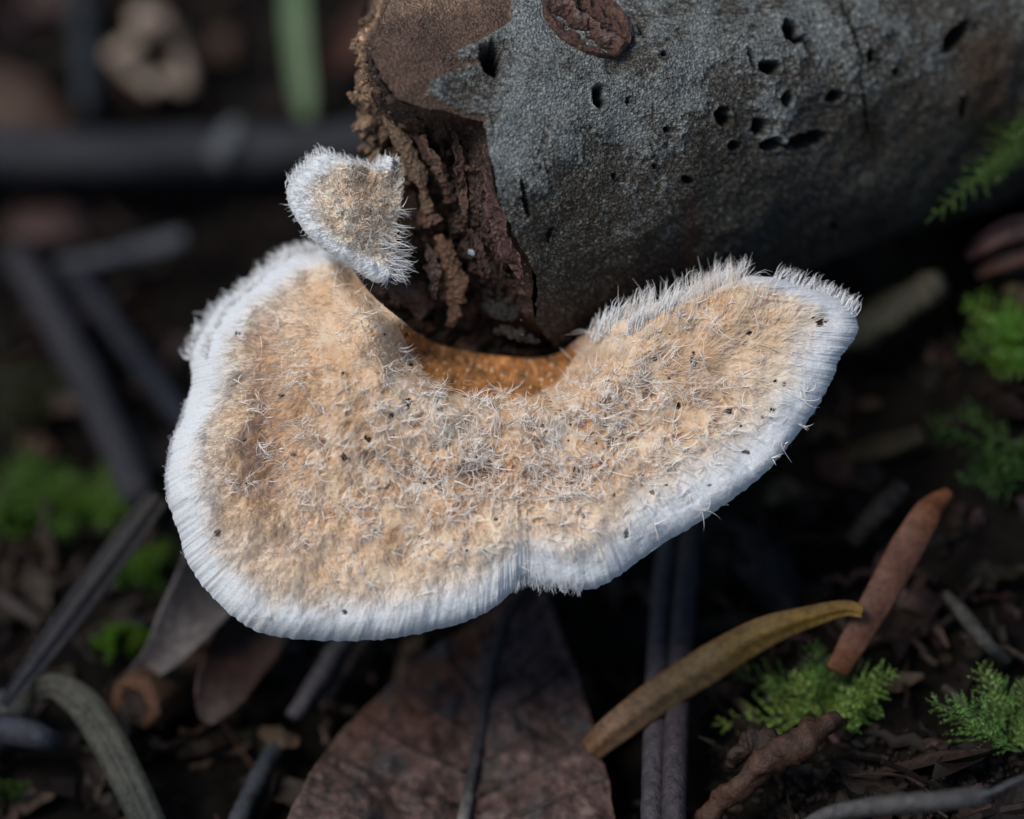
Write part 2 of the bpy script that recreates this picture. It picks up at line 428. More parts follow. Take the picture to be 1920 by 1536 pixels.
# broken end: a ragged sheet from the torn bark edge to the protruding crumbly lip, and a back skin behind it
LIP = np.array([(770, -95, 12), (722, -30, 10), (700, 30, 7.5), (676, 70, 7), (672, 130, 7), (670, 190, 7.5), (690, 250, 8), (702, 300, 8), (735, 335, 8), (748, 420, 8), (735, 480, 8.5), (718, 545, 9), (770, 600, 10), (850, 640, 12), (990, 668, 14)], float)
NU, NV = 420, 190
lip = spline(LIP, NU); edg = spline(EDGE, NU)
e_s, e_p = on_log(edg[:, 0], edg[:, 1])
js = .5 * fbm(np.stack([e_p * 14, e_p * 0, e_p * 0 + 4], -1), 4)
E3 = log_pt(e_s + js + .25, e_p, logr(e_s) - .55)
L3 = P(lip[:, 0], lip[:, 1], lip[:, 2])
vv = np.linspace(0, 1, NV)
FGd = L3[:, None] * (1 - vv)[None, :, None] + E3[:, None] * vv[None, :, None]
fx = lip[:, None, 0] * (1 - vv) + edg[:, None, 0] * vv; fy = lip[:, None, 1] * (1 - vv) + edg[:, None, 1] * vv
midm = np.sin(np.pi * vv) ** .7
cav = (ss(180, 260, fy) * 5.6 + .4) * midm[None]
along = fx * .92 - fy * .38; across = fx * .38 + fy * .92
rid = (1 - np.abs(n2(along * 2.1, across * .55, 60, 4, 31.)) * 2.4)
rough_ = n2(fx, fy, 34, 5, 33., .62)
pit = ss(.1, .5, n2(fx, fy, 55, 3, 37.))
push = cav - 1.3 * rid * midm[None] - 2.2 * rough_ * (.35 + midm[None]) + 2.2 * pit * midm[None] - .5 * n2(fx, fy, 9, 3, 34.)
FGd = FGd + FW * push[..., None]
jag = n2(fx, fy, 26, 4, 40.) * 1.0 * (1 - vv)[None] ** 2
FGd = FGd - RT * jag[..., None]
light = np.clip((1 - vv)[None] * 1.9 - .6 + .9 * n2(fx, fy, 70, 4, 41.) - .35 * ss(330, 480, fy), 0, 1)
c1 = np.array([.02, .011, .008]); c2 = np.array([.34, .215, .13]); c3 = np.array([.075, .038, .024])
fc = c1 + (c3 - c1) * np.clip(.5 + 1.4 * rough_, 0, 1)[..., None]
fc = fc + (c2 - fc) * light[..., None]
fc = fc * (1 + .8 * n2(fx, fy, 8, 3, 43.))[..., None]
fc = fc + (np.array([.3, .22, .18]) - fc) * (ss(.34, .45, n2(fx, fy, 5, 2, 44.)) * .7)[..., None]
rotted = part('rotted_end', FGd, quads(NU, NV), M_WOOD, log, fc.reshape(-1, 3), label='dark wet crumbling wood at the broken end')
bph = np.linspace(ep[0], ep[-1] - 2 * np.pi, NU)
bw = (bph + np.pi) % (2 * np.pi) - np.pi
BE = log_pt(s_start(bw) + .6, bw, logr(s_start(bw)) - .3)
v2 = np.linspace(0, 1, 40)
BK = FGd[:, :1] * (1 - v2)[None, :, None] + BE[:, None] * v2[None, :, None] + FW * (np.sin(np.pi * v2) * 1.5)[None, :, None]
bx = lip[:, None, 0] + v2 * 200; by = lip[:, None, 1] + 0 * v2
BK = BK + RT * (n2(bx, by, 30, 4, 50.) * 1.5 * np.sin(np.pi * v2))[..., None]
part('split_back', BK, quads(NU, 40, flip=True), M_WOOD, log, (c2 * .6 * (1 + .7 * n2(bx, by, 20, 4, 51.))[..., None]).reshape(-1, 3))

# crumbs, splinters and peeling strips of the broken end
lg = np.random.default_rng(11)
def rag(rows, wmm, thick, colr_, name, seed, curl=.25, hint=None, label=None, rim=None, n=60, mat=None):
    r = spline(rows, n); path = P(r[:, 0], r[:, 1], r[:, 2])
    wd = np.interp(np.linspace(0, 1, n), np.linspace(0, 1, len(wmm)), wmm) * (1 + .9 * fbm(np.stack([np.linspace(0, 9, n), np.full(n, seed), np.zeros(n)], -1), 3))
    path = path + .25 * np.stack([fbm(path / 1.4 + seed * k, 2) for k in (1, 2, 3)], -1)
    V, F, C = ribbon(path, wd, thick, hint, curl, 13, seed, .5, colr_, .8, rim=rim)
    V = V + np.stack([.55 * fbm(V / 1.1 + seed + 5 * k, 4, .6) for k in (1, 2, 3)], -1)
    return part(name, V, F, mat or M_WOOD, rotted, C, label=label)
rag([(908, 312, -.6), (924, 370, -1.3), (942, 430, -1.0), (966, 490, .2), (982, 534, 1.4)], [.4, 1.3, 1.7, 2.0, .4], .3, (.075, .035, .028), 'peeling_bark_strip', 1, .5, nrm(-FW - RT * .8), 'dark red brown strip of bark peeling beside the grey bark', (.2, .1, .08))  # paler rim colour paints a lit edge on the strip
rag([(712, 180, 5), (742, 245, 4.6), (772, 300, 4.6), (796, 365, 5.2), (806, 420, 6.5)], [.7, 1.6, 1.7, 1.3, .5], .8, (.17, .105, .065), 'wood_splinter', 2, -.35, None, 'pale brown ridge of soft wood down the broken end')
rag([(820, 440, 6.2), (838, 480, 6), (856, 530, 6.2), (852, 580, 7), (840, 615, 8)], [.8, 2.0, 2.2, 1.4, .6], .7, (.14, .072, .04), 'wood_splinter', 3, -.3)
rag([(700, 545, 8), (730, 540, 7.5), (775, 555, 7.6), (800, 590, 8.5)], [1.2, 2.6, 3.2, 1.5], .8, (.13, .07, .05), 'wood_splinter', 4, -.6)
rag([(888, 215, 4), (900, 240, 4.5), (905, 265, 5)], [1.4, 1.8, 1.0], .4, (.14, .06, .03), 'wood_splinter', 5, .3)
rag([(770, 395, 6.5), (800, 410, 5.8), (825, 405, 6)], [.9, 1.6, .6], .5, (.15, .08, .055), 'wood_splinter', 6, .2)
rag([(760, 230, 5), (800, 280, 4.8), (830, 330, 5.6), (845, 380, 6.4)], [.6, 1.3, 1.2, .4], .5, (.11, .055, .035), 'wood_splinter', 7, -.6)
rag([(870, 285, 5), (885, 330, 4.6), (890, 380, 5.2)], [.5, 1.0, .4], .3, (.06, .03, .025), 'wood_splinter', 8, .4)
rag([(900, 560, 9.5), (930, 580, 8.5), (975, 590, 9)], [.8, 2.0, 1.0], .5, (.018, .014, .013), 'wood_splinter', 9, -.3)
rag([(925, 620, 8.5), (965, 625, 8), (1010, 640, 9)], [.6, 1.2, .6], .5, (.02, .015, .012), 'wood_splinter', 10, -.4)
rag([(790, 250, 3.6), (815, 300, 3.4), (832, 350, 4.4)], [0.3, 0.9, 0.3], .4, (0.16, 0.09, 0.06), 'wood_splinter', 40, .3)
rag([(850, 240, 2.4), (858, 290, 2.6), (866, 350, 3.6), (872, 420, 4.2)], [0.3, 1.0, 0.9, 0.3], .4, (0.1, 0.05, 0.035), 'wood_splinter', 41, .3)
rag([(880, 430, 3.6), (900, 470, 3.4), (915, 520, 4.2)], [0.3, 1.0, 0.3], .4, (0.07, 0.035, 0.026), 'wood_splinter', 42, .3)
rag([(800, 455, 5.4), (812, 500, 5.4), (815, 560, 6.4)], [0.3, 1.1, 0.4], .4, (0.1, 0.06, 0.045), 'wood_splinter', 43, .3)
rag([(905, 400, 2.2), (925, 450, 2.2), (942, 505, 3.2)], [0.3, 0.9, 0.3], .4, (0.06, 0.028, 0.024), 'wood_splinter', 44, .3)
# little curl of bark over the largest hole
s_ = np.linspace(.1, 1, 50) * 2 * np.pi * .78
cur = P(905 + 36 * np.cos(s_ + 2.4), 92 + 17 * np.sin(s_ + 2.4) - 2, on_log([905.], [92.])[0][0] * 0 + 1.2 - .25 * np.sin(s_))
V, F, C = ribbon(cur, np.full(50, .8), .15, nrm(-FW + UP * .5), .2, 7, 3, .1, (.14, .08, .05), .6)
part('curled_flake', V, F, M_WOOD, bark, C)
for k in range(26):       # soft lumps along the crumbling lip
    i = int(NU * (.16 + .5 * (k + lg.random()) / 26)); r = lg.uniform(.5, 1.5)
    V, F, _ = chunk(FGd[i, 3 + int(12 * lg.random())] + RT * r * .35, r, 1800 + k, 3, .7, (1.3, .7, .6)); V = V + np.stack([.3 * fbm(V / .7 + 9 * q, 4, .65) for q in (1, 2, 3)], -1)
    part('wood_lump', V, F, M_WOOD, rotted, np.array([.30, .19, .115]) * (.5 + .7 * lg.random()) * (1 + .6 * fbm(V / .6, 3))[:, None])
for k in range(30):       # dark ragged tissue where the wood meets the fungus
    i = int(NU * (.74 + .25 * (k + lg.random()) / 30)); r = lg.uniform(.4, 1.2)
    V, F, _ = chunk(FGd[i, 2 + int(25 * lg.random())] - UP * r * .4 - FW * .3, r, 1900 + k, 3, .7, (1.4, .7, .7)); V = V + np.stack([.3 * fbm(V / .7 + 9 * q, 4, .65) for q in (1, 2, 3)], -1)
    part('wood_lump', V, F, M_WOOD, rotted, np.array([.07, .034, .018]) * (.3 + 1.2 * lg.random() ** 2) * (1 + .6 * fbm(V / .6, 3))[:, None])
crs = []
for k in range(420):
    i = lg.integers(5, NU - 5); j = int(lg.random() * (NV - 10)) + 3
    r = .12 + .5 * lg.random() ** 3
    V, F, _ = chunk(FGd[i, j] - FW * r * .3, r, 1000 + k, 1, .4, (1, .7, .5))
    crs.append((V, F, fc[i, j] * (0.7 + 1.3 * lg.random())))
V, F, C = cat_mesh(crs)
part('wood_crumbs', V, F, M_WOOD, rotted, C, smooth=False, kind='stuff')
V, F, _ = chunk(P(887, 474, 5.2), .5, 77, 3, .3, (1, 1, .6))
part('pale_crust', V, F, M_WOOD, rotted, np.full((len(V), 3), .55) * np.array([.85, .95, 1.1]), label='tiny pale blue white crust on the dark wood')
wet = []
for (x, y, d, r) in [(980, 628, 5.8, .16), (978, 600, 6, .1), (865, 272, 3.4, .18), (872, 262, 3.6, .1), (820, 300, 4, .14)]:
    V, F, _ = chunk(P(x, y, d), r, int(x), 2, .1); wet.append((V, F, np.array([.02, .02, .02])))
V, F, C = cat_mesh(wet); part('water_drops', V, F, material('water_film', .05, .0, 1000, 0, spec=1.0, color=(.02, .02, .02)), rotted, kind='stuff')
# brown eye shaped branch scar with torn flake rim
def on_patch(cx_, cy_, rx, ry, an, hfun, n=90, m=60, lift=.85):
    th = np.linspace(0, 2 * np.pi, n); rr = np.linspace(0, 1, m)
    T, Rr = np.meshgrid(th, rr, indexing='ij'); a = math.radians(an)
    wb = 1 + .16 * fbm(np.stack([np.cos(T) * 1.5, np.sin(T) * 1.5, T * 0 + 8], -1), 3)
    X0, Y0 = np.cos(T) * Rr * rx * wb, np.sin(T) * Rr * ry * wb
    X = cx_ + X0 * math.cos(a) - Y0 * math.sin(a); Y = cy_ + X0 * math.sin(a) + Y0 * math.cos(a)
    s, p = on_log(X, Y)
    h, c = hfun(T, Rr, X, Y)
    base = fbm(np.stack([np.cos(p) * logr(s), np.sin(p) * logr(s), s], -1) / 9, 3) * 1.25
    return log_pt(s, p, logr(s) + base + h + lift), quads(n, m), c
def scar(T, Rr, X, Y):
    nz = n2(X, Y, 24, 4, 60.); n3 = n2(X, Y, 9, 3, 61.)
    a = math.radians(34); lx, ly = ((X - 1100) * math.cos(a) + (Y - 42) * math.sin(a)) / 95, (-(X - 1100) * math.sin(a) + (Y - 42) * math.cos(a)) / 62
    f = ly - .25 * lx ** 2 + .35 * nz
    h = .7 * np.exp(-((f - .08) / .14) ** 2) - 1.0 * np.exp(-((f - .42) / .09) ** 2) * ss(-1, -.3, lx) + .45 * np.exp(-((f + .38) / .12) ** 2) - .5 * np.exp(-((f + .17) / .06) ** 2) + .3 * nz + .12 * n3
    h = h * ss(1, .8, Rr) + .25 * ss(.7, .93, Rr) - .9 * ss(.95, 1, Rr)
    c = np.array([.10, .046, .03]) * (1 + .9 * nz + .6 * n3)[..., None]
    c = c + (np.array([.19, .125, .10]) - c) * (np.exp(-((f - .10) / .06) ** 2) * .8 * ss(.9, .6, Rr))[..., None]
    c = c + (np.array([.015, .01, .009]) - c) * np.clip(np.exp(-((f - .42) / .10) ** 2) * ss(-1, -.3, lx) + .8 * np.exp(-((f + .17) / .06) ** 2), 0, 1)[..., None]
    return h, c.reshape(-1, 3)
V, F, C = on_patch(1098, 40, 98, 60, 34, scar)
part('branch_scar', V, F, M_WOOD, bark, C, label='brown oval branch scar in the grey bark')

# ------------------------------------------------------------------ bracket fungi
def hairs(R, T, B, r0, c0, c1, ns=3, seg=4):
    """tapered three sided hairs from roots R to tips T with bend B"""
    N = len(R); t = np.linspace(0, 1, seg)
    path = R[:, None] + (T - R)[:, None] * t[None, :, None] + B[:, None] * (4 * t * (1 - t))[None, :, None]
    d = nrm(T - R); a = nrm(np.cross(d, FW + .01)); b = np.cross(d, a)
    th = np.arange(ns) * 2 * np.pi / ns
    off = a[:, None] * np.cos(th)[None, :, None] + b[:, None] * np.sin(th)[None, :, None]
    rad = r0[:, None] * (1 - .85 * t[None, :] ** 1.3)
    V = path[:, :, None] + off[:, None] * rad[..., None, None]
    idx = np.arange(N * seg * ns).reshape(N, seg, ns)
    F = np.stack([idx[:, :-1], np.roll(idx, -1, 2)[:, :-1], np.roll(idx, -1, 2)[:, 1:], idx[:, 1:]], -1).reshape(-1, 4)
    C = c0[:, None, None] * (1 - t)[None, :, None, None] + c1[:, None, None] * t[None, :, None, None] + np.zeros((1, 1, ns, 1))
    return V.reshape(-1, 3), [F], C.reshape(-1, 3)

def cap_surface(pairs, nu, nv, depth, rim_noise=4.2):
    pr = spline(pairs, nu)
    u = np.linspace(0, 1, nu); v = np.linspace(0, 1, nv) ** .85
    rj = rim_noise * fbm(np.stack([u * 260, u * 0, u * 0 + 2], -1), 3) + rim_noise * .9 * fbm(np.stack([u * 60, u * 0, u * 0 + 9], -1), 3)
    dv = pr[:, 2:4] - pr[:, :2]; ln = np.linalg.norm(dv, axis=1)
    out = pr[:, 2:4] + dv / ln[:, None] * rj[:, None]
    X = pr[:, None, 0] * (1 - v) + out[:, None, 0] * v; Y = pr[:, None, 1] * (1 - v) + out[:, None, 1] * v
    Wd = (1 - v)[None] * ln[:, None]
    return X, Y, u[:, None] * np.ones_like(v)[None], v[None] * np.ones_like(u)[:, None], Wd

PAIRS = [(655, 490, 600, 464), (668, 515, 530, 480), (690, 545, 452, 540), (715, 570, 394, 592), (740, 590, 357, 665), (760, 606, 359, 715), (775, 620, 341, 775),
         (790, 630, 317, 840), (805, 638, 310, 920), (820, 645, 336, 1005), (835, 650, 353, 1060), (848, 653, 406, 1128), (862, 656, 490, 1188), (882, 660, 640, 1203),
         (905, 664, 770, 1192), (928, 667, 890, 1160), (950, 669, 950, 1120), (972, 671, 982, 1088), (992, 672, 1018, 1098), (1012, 671, 1120, 1102), (1032, 668, 1222, 1035),
         (1047, 663, 1332, 966), (1060, 655, 1432, 890), (1074, 643, 1502, 808), (1094, 628, 1556, 722), (1118, 615, 1578, 668), (1150, 597, 1607, 628), (1200, 576, 1603, 590),
         (1270, 556, 1570, 558), (1335, 532, 1512, 538), (1395, 516, 1456, 520)]
NU, NV = 1300, 300
X, Y, U, Vv, Wd = cap_surface(PAIRS, NU, NV, None)
un = U * 30                                     # pair index
# relief (mm, + is away from the camera)
dep = (760 - Y) * PXMM * .16
dep = dep + 4.5 * ss(520, 350, X) * ss(1000, 560, Y) + 5.5 * ss(720, 460, Y) * ss(760, 560, X)
dep = dep + 1.2 * ss(1150, 1230, Y)
dep = dep - 2.3 * np.exp(-(((X - 665) / 130) ** 2 + ((Y - 730) / 130) ** 2)) + 1.3 * np.exp(-(((X - 1310) / 170) ** 2 + ((Y - 770) / 80) ** 2)) - 1.2 * np.exp(-(((X - 960) / 170) ** 2 + ((Y - 1000) / 60) ** 2))
attach = ss(4, 9, un) * ss(26, 22, un)          # where it grows out of the log
inn = Vv * (np.linalg.norm(np.stack([X[:, -1] - X[:, 0], Y[:, -1] - Y[:, 0]], -1), axis=1)[:, None])   # px from the inner edge
dep = dep + attach * 11 * ss(125, 0, inn) ** 1.1 + (1 - attach) * 3.2 * ss(60, 0, inn)
rimw = Wd
dep = dep + .8 * np.exp(-rimw / 10) + 1.7 * np.exp(-rimw / 38) + ss(13, 9, un) * (2.2 * np.exp(-rimw / 30) - 1.0 * np.exp(-((rimw - 80) / 35) ** 2)) - .45 * n2(U * 45, Vv * 1.6, 1.0, 3, 129.) * ss(.25, .6, Vv) + .9 * np.exp(-((rimw - 90) / 30) ** 2) * ss(14, 10, un) * .8
dep = dep + 2.3 * np.exp(-((X - 505 - .05 * (Y - 760)) / 42) ** 2) * ss(560, 640, Y) * ss(1010, 880, Y)
sw = n2(X, Y, 120, 3, 70.)
dep = dep - 1.0 * n2(X, Y, 150, 3, 71.) - .55 * n2(X, Y, 60, 3, 72.) * ss(30, 90, rimw)
conc = np.sin((rimw + 35 * sw) / 17.0)
inner_m = ss(50, 122, rimw + 26 * n2(X, Y, 34, 3, 73.) + 14 * n2(X, Y, 9, 2, 74.))
dep = dep - .16 * conc * inner_m
# webbed, pitted matting: raised cell walls
def web(sc_, z, warp):
    wx = X + warp * n2(X, Y, 40, 2, z); wy = Y + warp * n2(X, Y, 40, 2, z + 7)
    f1, f2, cid = worley(wx / sc_ + z * 3.1, wy / (sc_ * .8) + z)
    return f2 - f1, cid
w1, id1 = web(42, 80., 34)
def ridge(sc_, z): return np.abs(n2(X + 14 * n2(X, Y, 33, 2, z + 3), Y + 14 * n2(X, Y, 33, 2, z + 5), sc_, 2, z)) * 2.2
w2 = ridge(26, 81.); w3 = ridge(13, 82.); id2 = .5 + n2(X, Y, 30, 2, 88.)
core = np.exp(-(((X - 930) / 260) ** 2 + ((Y - 860) / 130) ** 2)) + .55 * np.exp(-(((X - 1180) / 250) ** 2 + ((Y - 800) / 150) ** 2)) + .35 * np.exp(-(((X - 640) / 160) ** 2 + ((Y - 900) / 140) ** 2))
patch = ss(-.25, .35, n2(X, Y, 75, 3, 83.))
core = np.clip(core, 0, 1) * (.35 + .65 * patch)
wall1 = ss(.16, .02, w1) * core; wall2 = ss(.22, .04, w2) * (core * .75 + .22 * patch) * inner_m; wall3 = ss(.3, .05, w3) * inner_m * (.08 + .55 * ss(-.1, .4, n2(X, Y, 60, 3, 89.)))
pitm = ss(.12, .5, w1) * core * (id1 > .45) ; pit2 = ss(.2, .5, w2) * ss(.6, .8, id2) * (core * .8 + .12) * inner_m
dep = dep + .6 * pitm + .35 * pit2 - .16 * wall1 - .06 * wall2 - .04 * wall3
led = np.exp(-((Y - 895 - 30 * n2(X, Y, 110, 2, 84.)) / 16) ** 2) * ss(700, 780, X) * ss(1180, 1060, X)
dep = dep + 1.0 * led * (.4 + .6 * patch)
oy = np.interp(X, [750, 800, 870, 960, 1040, 1075], [612, 668, 694, 702, 690, 664]); oh = np.interp(X, [745, 765, 800, 900, 1000, 1050, 1085], [0, 22, 40, 48, 44, 34, 0])
ora = ss(1.15, .75, np.abs(Y - oy) / np.maximum(oh, 1) + .5 * n2(X, Y, 34, 4, 85.)) * (oh > 1)
fine_rel = n2(X, Y, 10, 3, 86., .6)
gran = ss(-.05, .4, n2(X, Y, 85, 3, 125.))
dep = dep - (.05 + .14 * gran) * fine_rel * inner_m * (1 - ora) - .10 * n2(U * 520, Vv * 5, 1.0, 3, 87.) * (1 - inner_m) - .10 * n2(X, Y, 22, 3, 126.) * (1 - inner_m)
CAP = P(X, Y, dep)
# colour of the flesh itself
tan = np.array([.57, .34, .165]); pale = np.array([.75, .605, .45]); white = np.array([.66, .69, .72]); deep = np.array([.40, .185, .065]); oran = np.array([.33, .135, .036])
mot = .6 * n2(X, Y, 48, 4, 90.) + .7 * n2(X, Y, 130, 3, 127.); mo2 = n2(X, Y, 14, 4, 91.) * (.35 + .8 * gran)
col = tan + (pale - tan) * np.clip(.38 + .95 * mot + .6 * mo2 + .25 * ss(150, 60, rimw) + .35 * ss(230, 90, rimw), 0, 1)[..., None]
dk = np.clip(.9 * pitm + .8 * pit2 + .7 * led + .6 * np.exp(-((X - 505) / 36) ** 2) * ss(560, 640, Y) * ss(1000, 900, Y) + .35 * ss(.2, .6, n2(X, Y, 30, 3, 92.)) + .45 * np.exp(-(((X - 850) / 130) ** 2 + ((Y - 900) / 45) ** 2)) + .35 * np.exp(-(((X - 580) / 110) ** 2 + ((Y - 800) / 120) ** 2)) + .3 * np.exp(-(((X - 1290) / 70) ** 2 + ((Y - 690) / 40) ** 2)) + .3 * np.exp(-(((X - 1060) / 130) ** 2 + ((Y - 850) / 60) ** 2)), 0, 1) * inner_m
col = col + (deep - col) * (dk * .7)[..., None]
wl = np.clip(wall1 * 1.0 + wall2 * .8 + wall3 * .55, 0, 1)
col = col + (np.array([.80, .74, .66]) - col) * (wl * .85)[..., None]
spk = ss(.1, .4, n2(X, Y, 7, 3, 93.) + .35 * n2(X, Y, 70, 3, 94.)) * inner_m
col = col + (np.array([.80, .74, .67]) - col) * (spk * .75 * (.25 + .9 * gran))[..., None]
col = col + ((oran * (1 + .8 * mot + 1.1 * n2(X, Y, 16, 4, 128.))[..., None] + np.array([.45, .38, .3]) * ss(.3, .45, n2(X, Y, 8, 2, 131.))[..., None]) - col) * (ora * .95)[..., None]
rimmask = 1 - inner_m
col = col + (np.array([.78, .74, .70]) - col) * (ss(24, 27, un) * ss(75, 20, inn) * .8)[..., None]
rimc = ss(130, 34, rimw * (1 - .35 * n2(U * 14, Vv * 0, 1.0, 2, 130.)) + 22 * n2(X, Y, 34, 3, 73.) + 16 * n2(X, Y, 9, 2, 74.))
col = col + (white - col) * (rimc ** 1.2 * .95)[..., None]
# dark pinholes
pins = []
pr_ = np.random.default_rng(21)
BIG = [(409, 1000, 9), (1400, 848, 6), (1367, 772, 8), (1225, 923, 7), (1176, 1002, 7), (1094, 968, 6), (1302, 676, 11), (1453, 716, 7), (1538, 601, 9), (736, 780, 8), (766, 757, 8), (645, 858, 6), (655, 862, 5), (550, 853, 6), (527, 744, 5),
       (708, 1000, 7), (825, 908, 5), (690, 826, 5), (606, 830, 5), (1146, 826, 6), (1272, 762, 6), (1210, 667, 4), (850, 898, 4), (898, 856, 5), (647, 1149, 6), (930, 975, 4), (1330, 910, 4), (762, 628, 6), (770, 686, 6)]
for k in range(60):
    BIG.append((pr_.uniform(430, 1480), pr_.uniform(620, 1100), pr_.uniform(2.2, 4.2)))
pinm = np.zeros_like(X); pinw = n2(X, Y, 9, 2, 120.)
for (hx, hy, r) in BIG:
    e = np.hypot((X - hx) * (1 + .35 * math.sin(hx)), (Y - hy) * (1 + .35 * math.cos(hy))) / (r * .78)
    pinm = np.maximum(pinm, ss(1.3, .7, e + 1.1 * pinw))
pinm = pinm * ss(20, 50, rimw)
CAP = CAP + FW * (pinm * .3)[..., None]
col = col + (np.array([.05, .028, .016]) - col) * pinm[..., None]

fung = thing('bracket_fungus', P(930, 660, 12.), 'large fan shaped hairy tan bracket fungus with a wide white rim', 'fungus')
thick = (.5 + 5.5 * ss(0, 330, rimw)) * (1 - .3 * (1 - attach))
# upper face and underside with their common edge
step = 5
iu = np.unique(np.append(np.arange(0, NU, step), NU - 1)); iv = np.unique(np.append(np.arange(0, NV, step), NV - 1))
cap = part('cap', CAP, quads(NU, NV), M_FLESH, fung, col, label='tan flesh matted with a web of pale hairs, orange where it joins the log')
back = P(X, Y, dep + thick * ss(0, 26, rimw) ** .5 * 1.0 + .02)[:, ::step]
nb = back.shape[1]
part('pore_surface', np.concatenate([back, CAP[:, -1:]], 1), quads(NU, nb + 1, flip=True), M_FLESH, fung, np.full((NU * (nb + 1), 3), .62))
sk = []
for e in (0, -1):       # close the side edges
    a = CAP[e, ::step]; b = back[e]; n = len(b); sk.append((np.concatenate([a, b]), [quads(2, n, flip=(e == 0))], np.array([.6, .5, .42])))
a, b = CAP[:, 0], back[:, 0]; sk.append((np.concatenate([a, b]), [quads(2, NU)], np.array([.5, .35, .2])))
V, F, C = cat_mesh(sk); part('edge_flesh', V, F, M_PITH, fung, C * np.array([.6, .45, .3]))

def fuzz(CAPg, Xg, Yg, Un, Wr, Inn, rimm, colg, count, dirfun, seed, skip=None):
    """dense short hairs, matted into little tufts; returns joined mesh"""
    r = np.random.default_rng(seed)
    nrmG = grid_normals(CAPg); nrmG = np.where((nrmG @ FW)[..., None] > 0, -nrmG, nrmG)
    rad = nrm(np.gradient(CAPg, axis=1))
    area = np.linalg.norm(np.cross(np.gradient(CAPg, axis=0), np.gradient(CAPg, axis=1)), axis=-1)
    if skip is not None: area = area * skip
    pr = (area / area.sum()).ravel()
    pick = r.choice(len(pr), count, p=pr)
    i, j = np.unravel_index(pick, area.shape)
    return i, j, CAPg[i, j] + .05 * r.normal(size=(count, 3)), nrmG[i, j], rad[i, j], r

skip = (1 - ora * .93) * (1 - pinm) * (np.clip(.30 + 1.1 * n2(X, Y, 60, 3, 95.) + .9 * n2(X, Y, 22, 3, 195.), .04, 1.2) * inner_m + .3 * rimmask * ss(48, 80, rimw) + .7 * ss(640, 480, X) * inner_m - .2 * ss(22, 27, un) * ss(90, 20, inn) * inner_m).clip(.03, 2) * (1 - .6 * pitm)
N = 16500
i, j, R_, Nn, Rd, r = fuzz(CAP, X, Y, un, rimw, inn, rimmask, col, N, None, 31, skip)
x, y, uu, rw, rm, ii = X[i, j], Y[i, j], un[i, j], rimw[i, j], rimmask[i, j], inn[i, j]
ang = 2.2 * n2(x, y, 55, 3, 96.) + .5 * r.normal(size=N)
side = np.cross(Nn, Rd)
rightup = ss(20, 26, uu) * ss(300, 60, ii * .55 + np.clip(y - 600, 0, 400) * .9)
tdir = nrm(Rd * np.cos(ang)[:, None] + side * np.sin(ang)[:, None])
upd = nrm(UP * 1.0 + RT * (.25 + .35 * n2(x, y, 40, 2, 97.))[:, None] + .18 * r.normal(size=(N, 3)))
tdir = nrm(tdir * (1 - rightup)[:, None] + upd * (rightup * 1.6)[:, None])
radial = nrm(Rd + .22 * r.normal(size=(N, 3)))
tdir = nrm(tdir * (1 - rm)[:, None] + radial * (2.2 * rm)[:, None])
leftc = ss(640, 480, x) * (1 - rm)
tdir = nrm(tdir + radial * (1.2 * leftc)[:, None])
lift = (.35 + .35 * r.random(N)) * (1 - .93 * rm)
ln = (.45 + .75 * r.random(N) ** 1.5) * (1 + .8 * rm * ss(25, 60, rw)) * (1 + .5 * rightup) * (1 - .9 * rm * ss(60, 8, rw))
T_ = R_ + (tdir + Nn * lift[:, None]) * ln[:, None]
# tufts: tips gather towards shared points
cell = 13.0 + 6 * n2(x, y, 90, 2, 98.)
cxi = np.floor(x / 14 + .6 * n2(x, y, 30, 2, 99.)); cyi = np.floor(y / 12 + .6 * n2(x, y, 30, 2, 100.))
key = (cxi * 1009 + cyi).astype(int); uq, inv = np.unique(key, return_inverse=True)
cnt = np.bincount(inv); cenT = np.stack([np.bincount(inv, T_[:, k]) / cnt for k in range(3)], -1)
cl = (.55 * r.random(N) ** .5 * (r.random(len(uq)) > .25)[inv])[:, None] * (1 - .45 * rm)[:, None]
T_ = T_ * (1 - cl) + cenT[inv] * cl
bend = (Nn * (.10 * r.random(N) + .02)[:, None] + .10 * r.normal(size=(N, 3))) * ln[:, None]
rootc = col[i, j]
tipw = np.clip(.42 + .5 * r.random(N) + .3 * rm + .3 * rightup, 0, 1)[:, None]
wc = np.array([.93, .86, .77]) * (1 - rm[:, None]) + np.array([.84, .86, .88]) * rm[:, None]
tipc = rootc * (1 - tipw) + wc * tipw
rad0 = (.020 + .026 * r.random(N) ** 3) * (1 - .2 * rm)
H1 = hairs(R_, T_, bend, rad0, rootc * .7 + wc * .3, tipc)

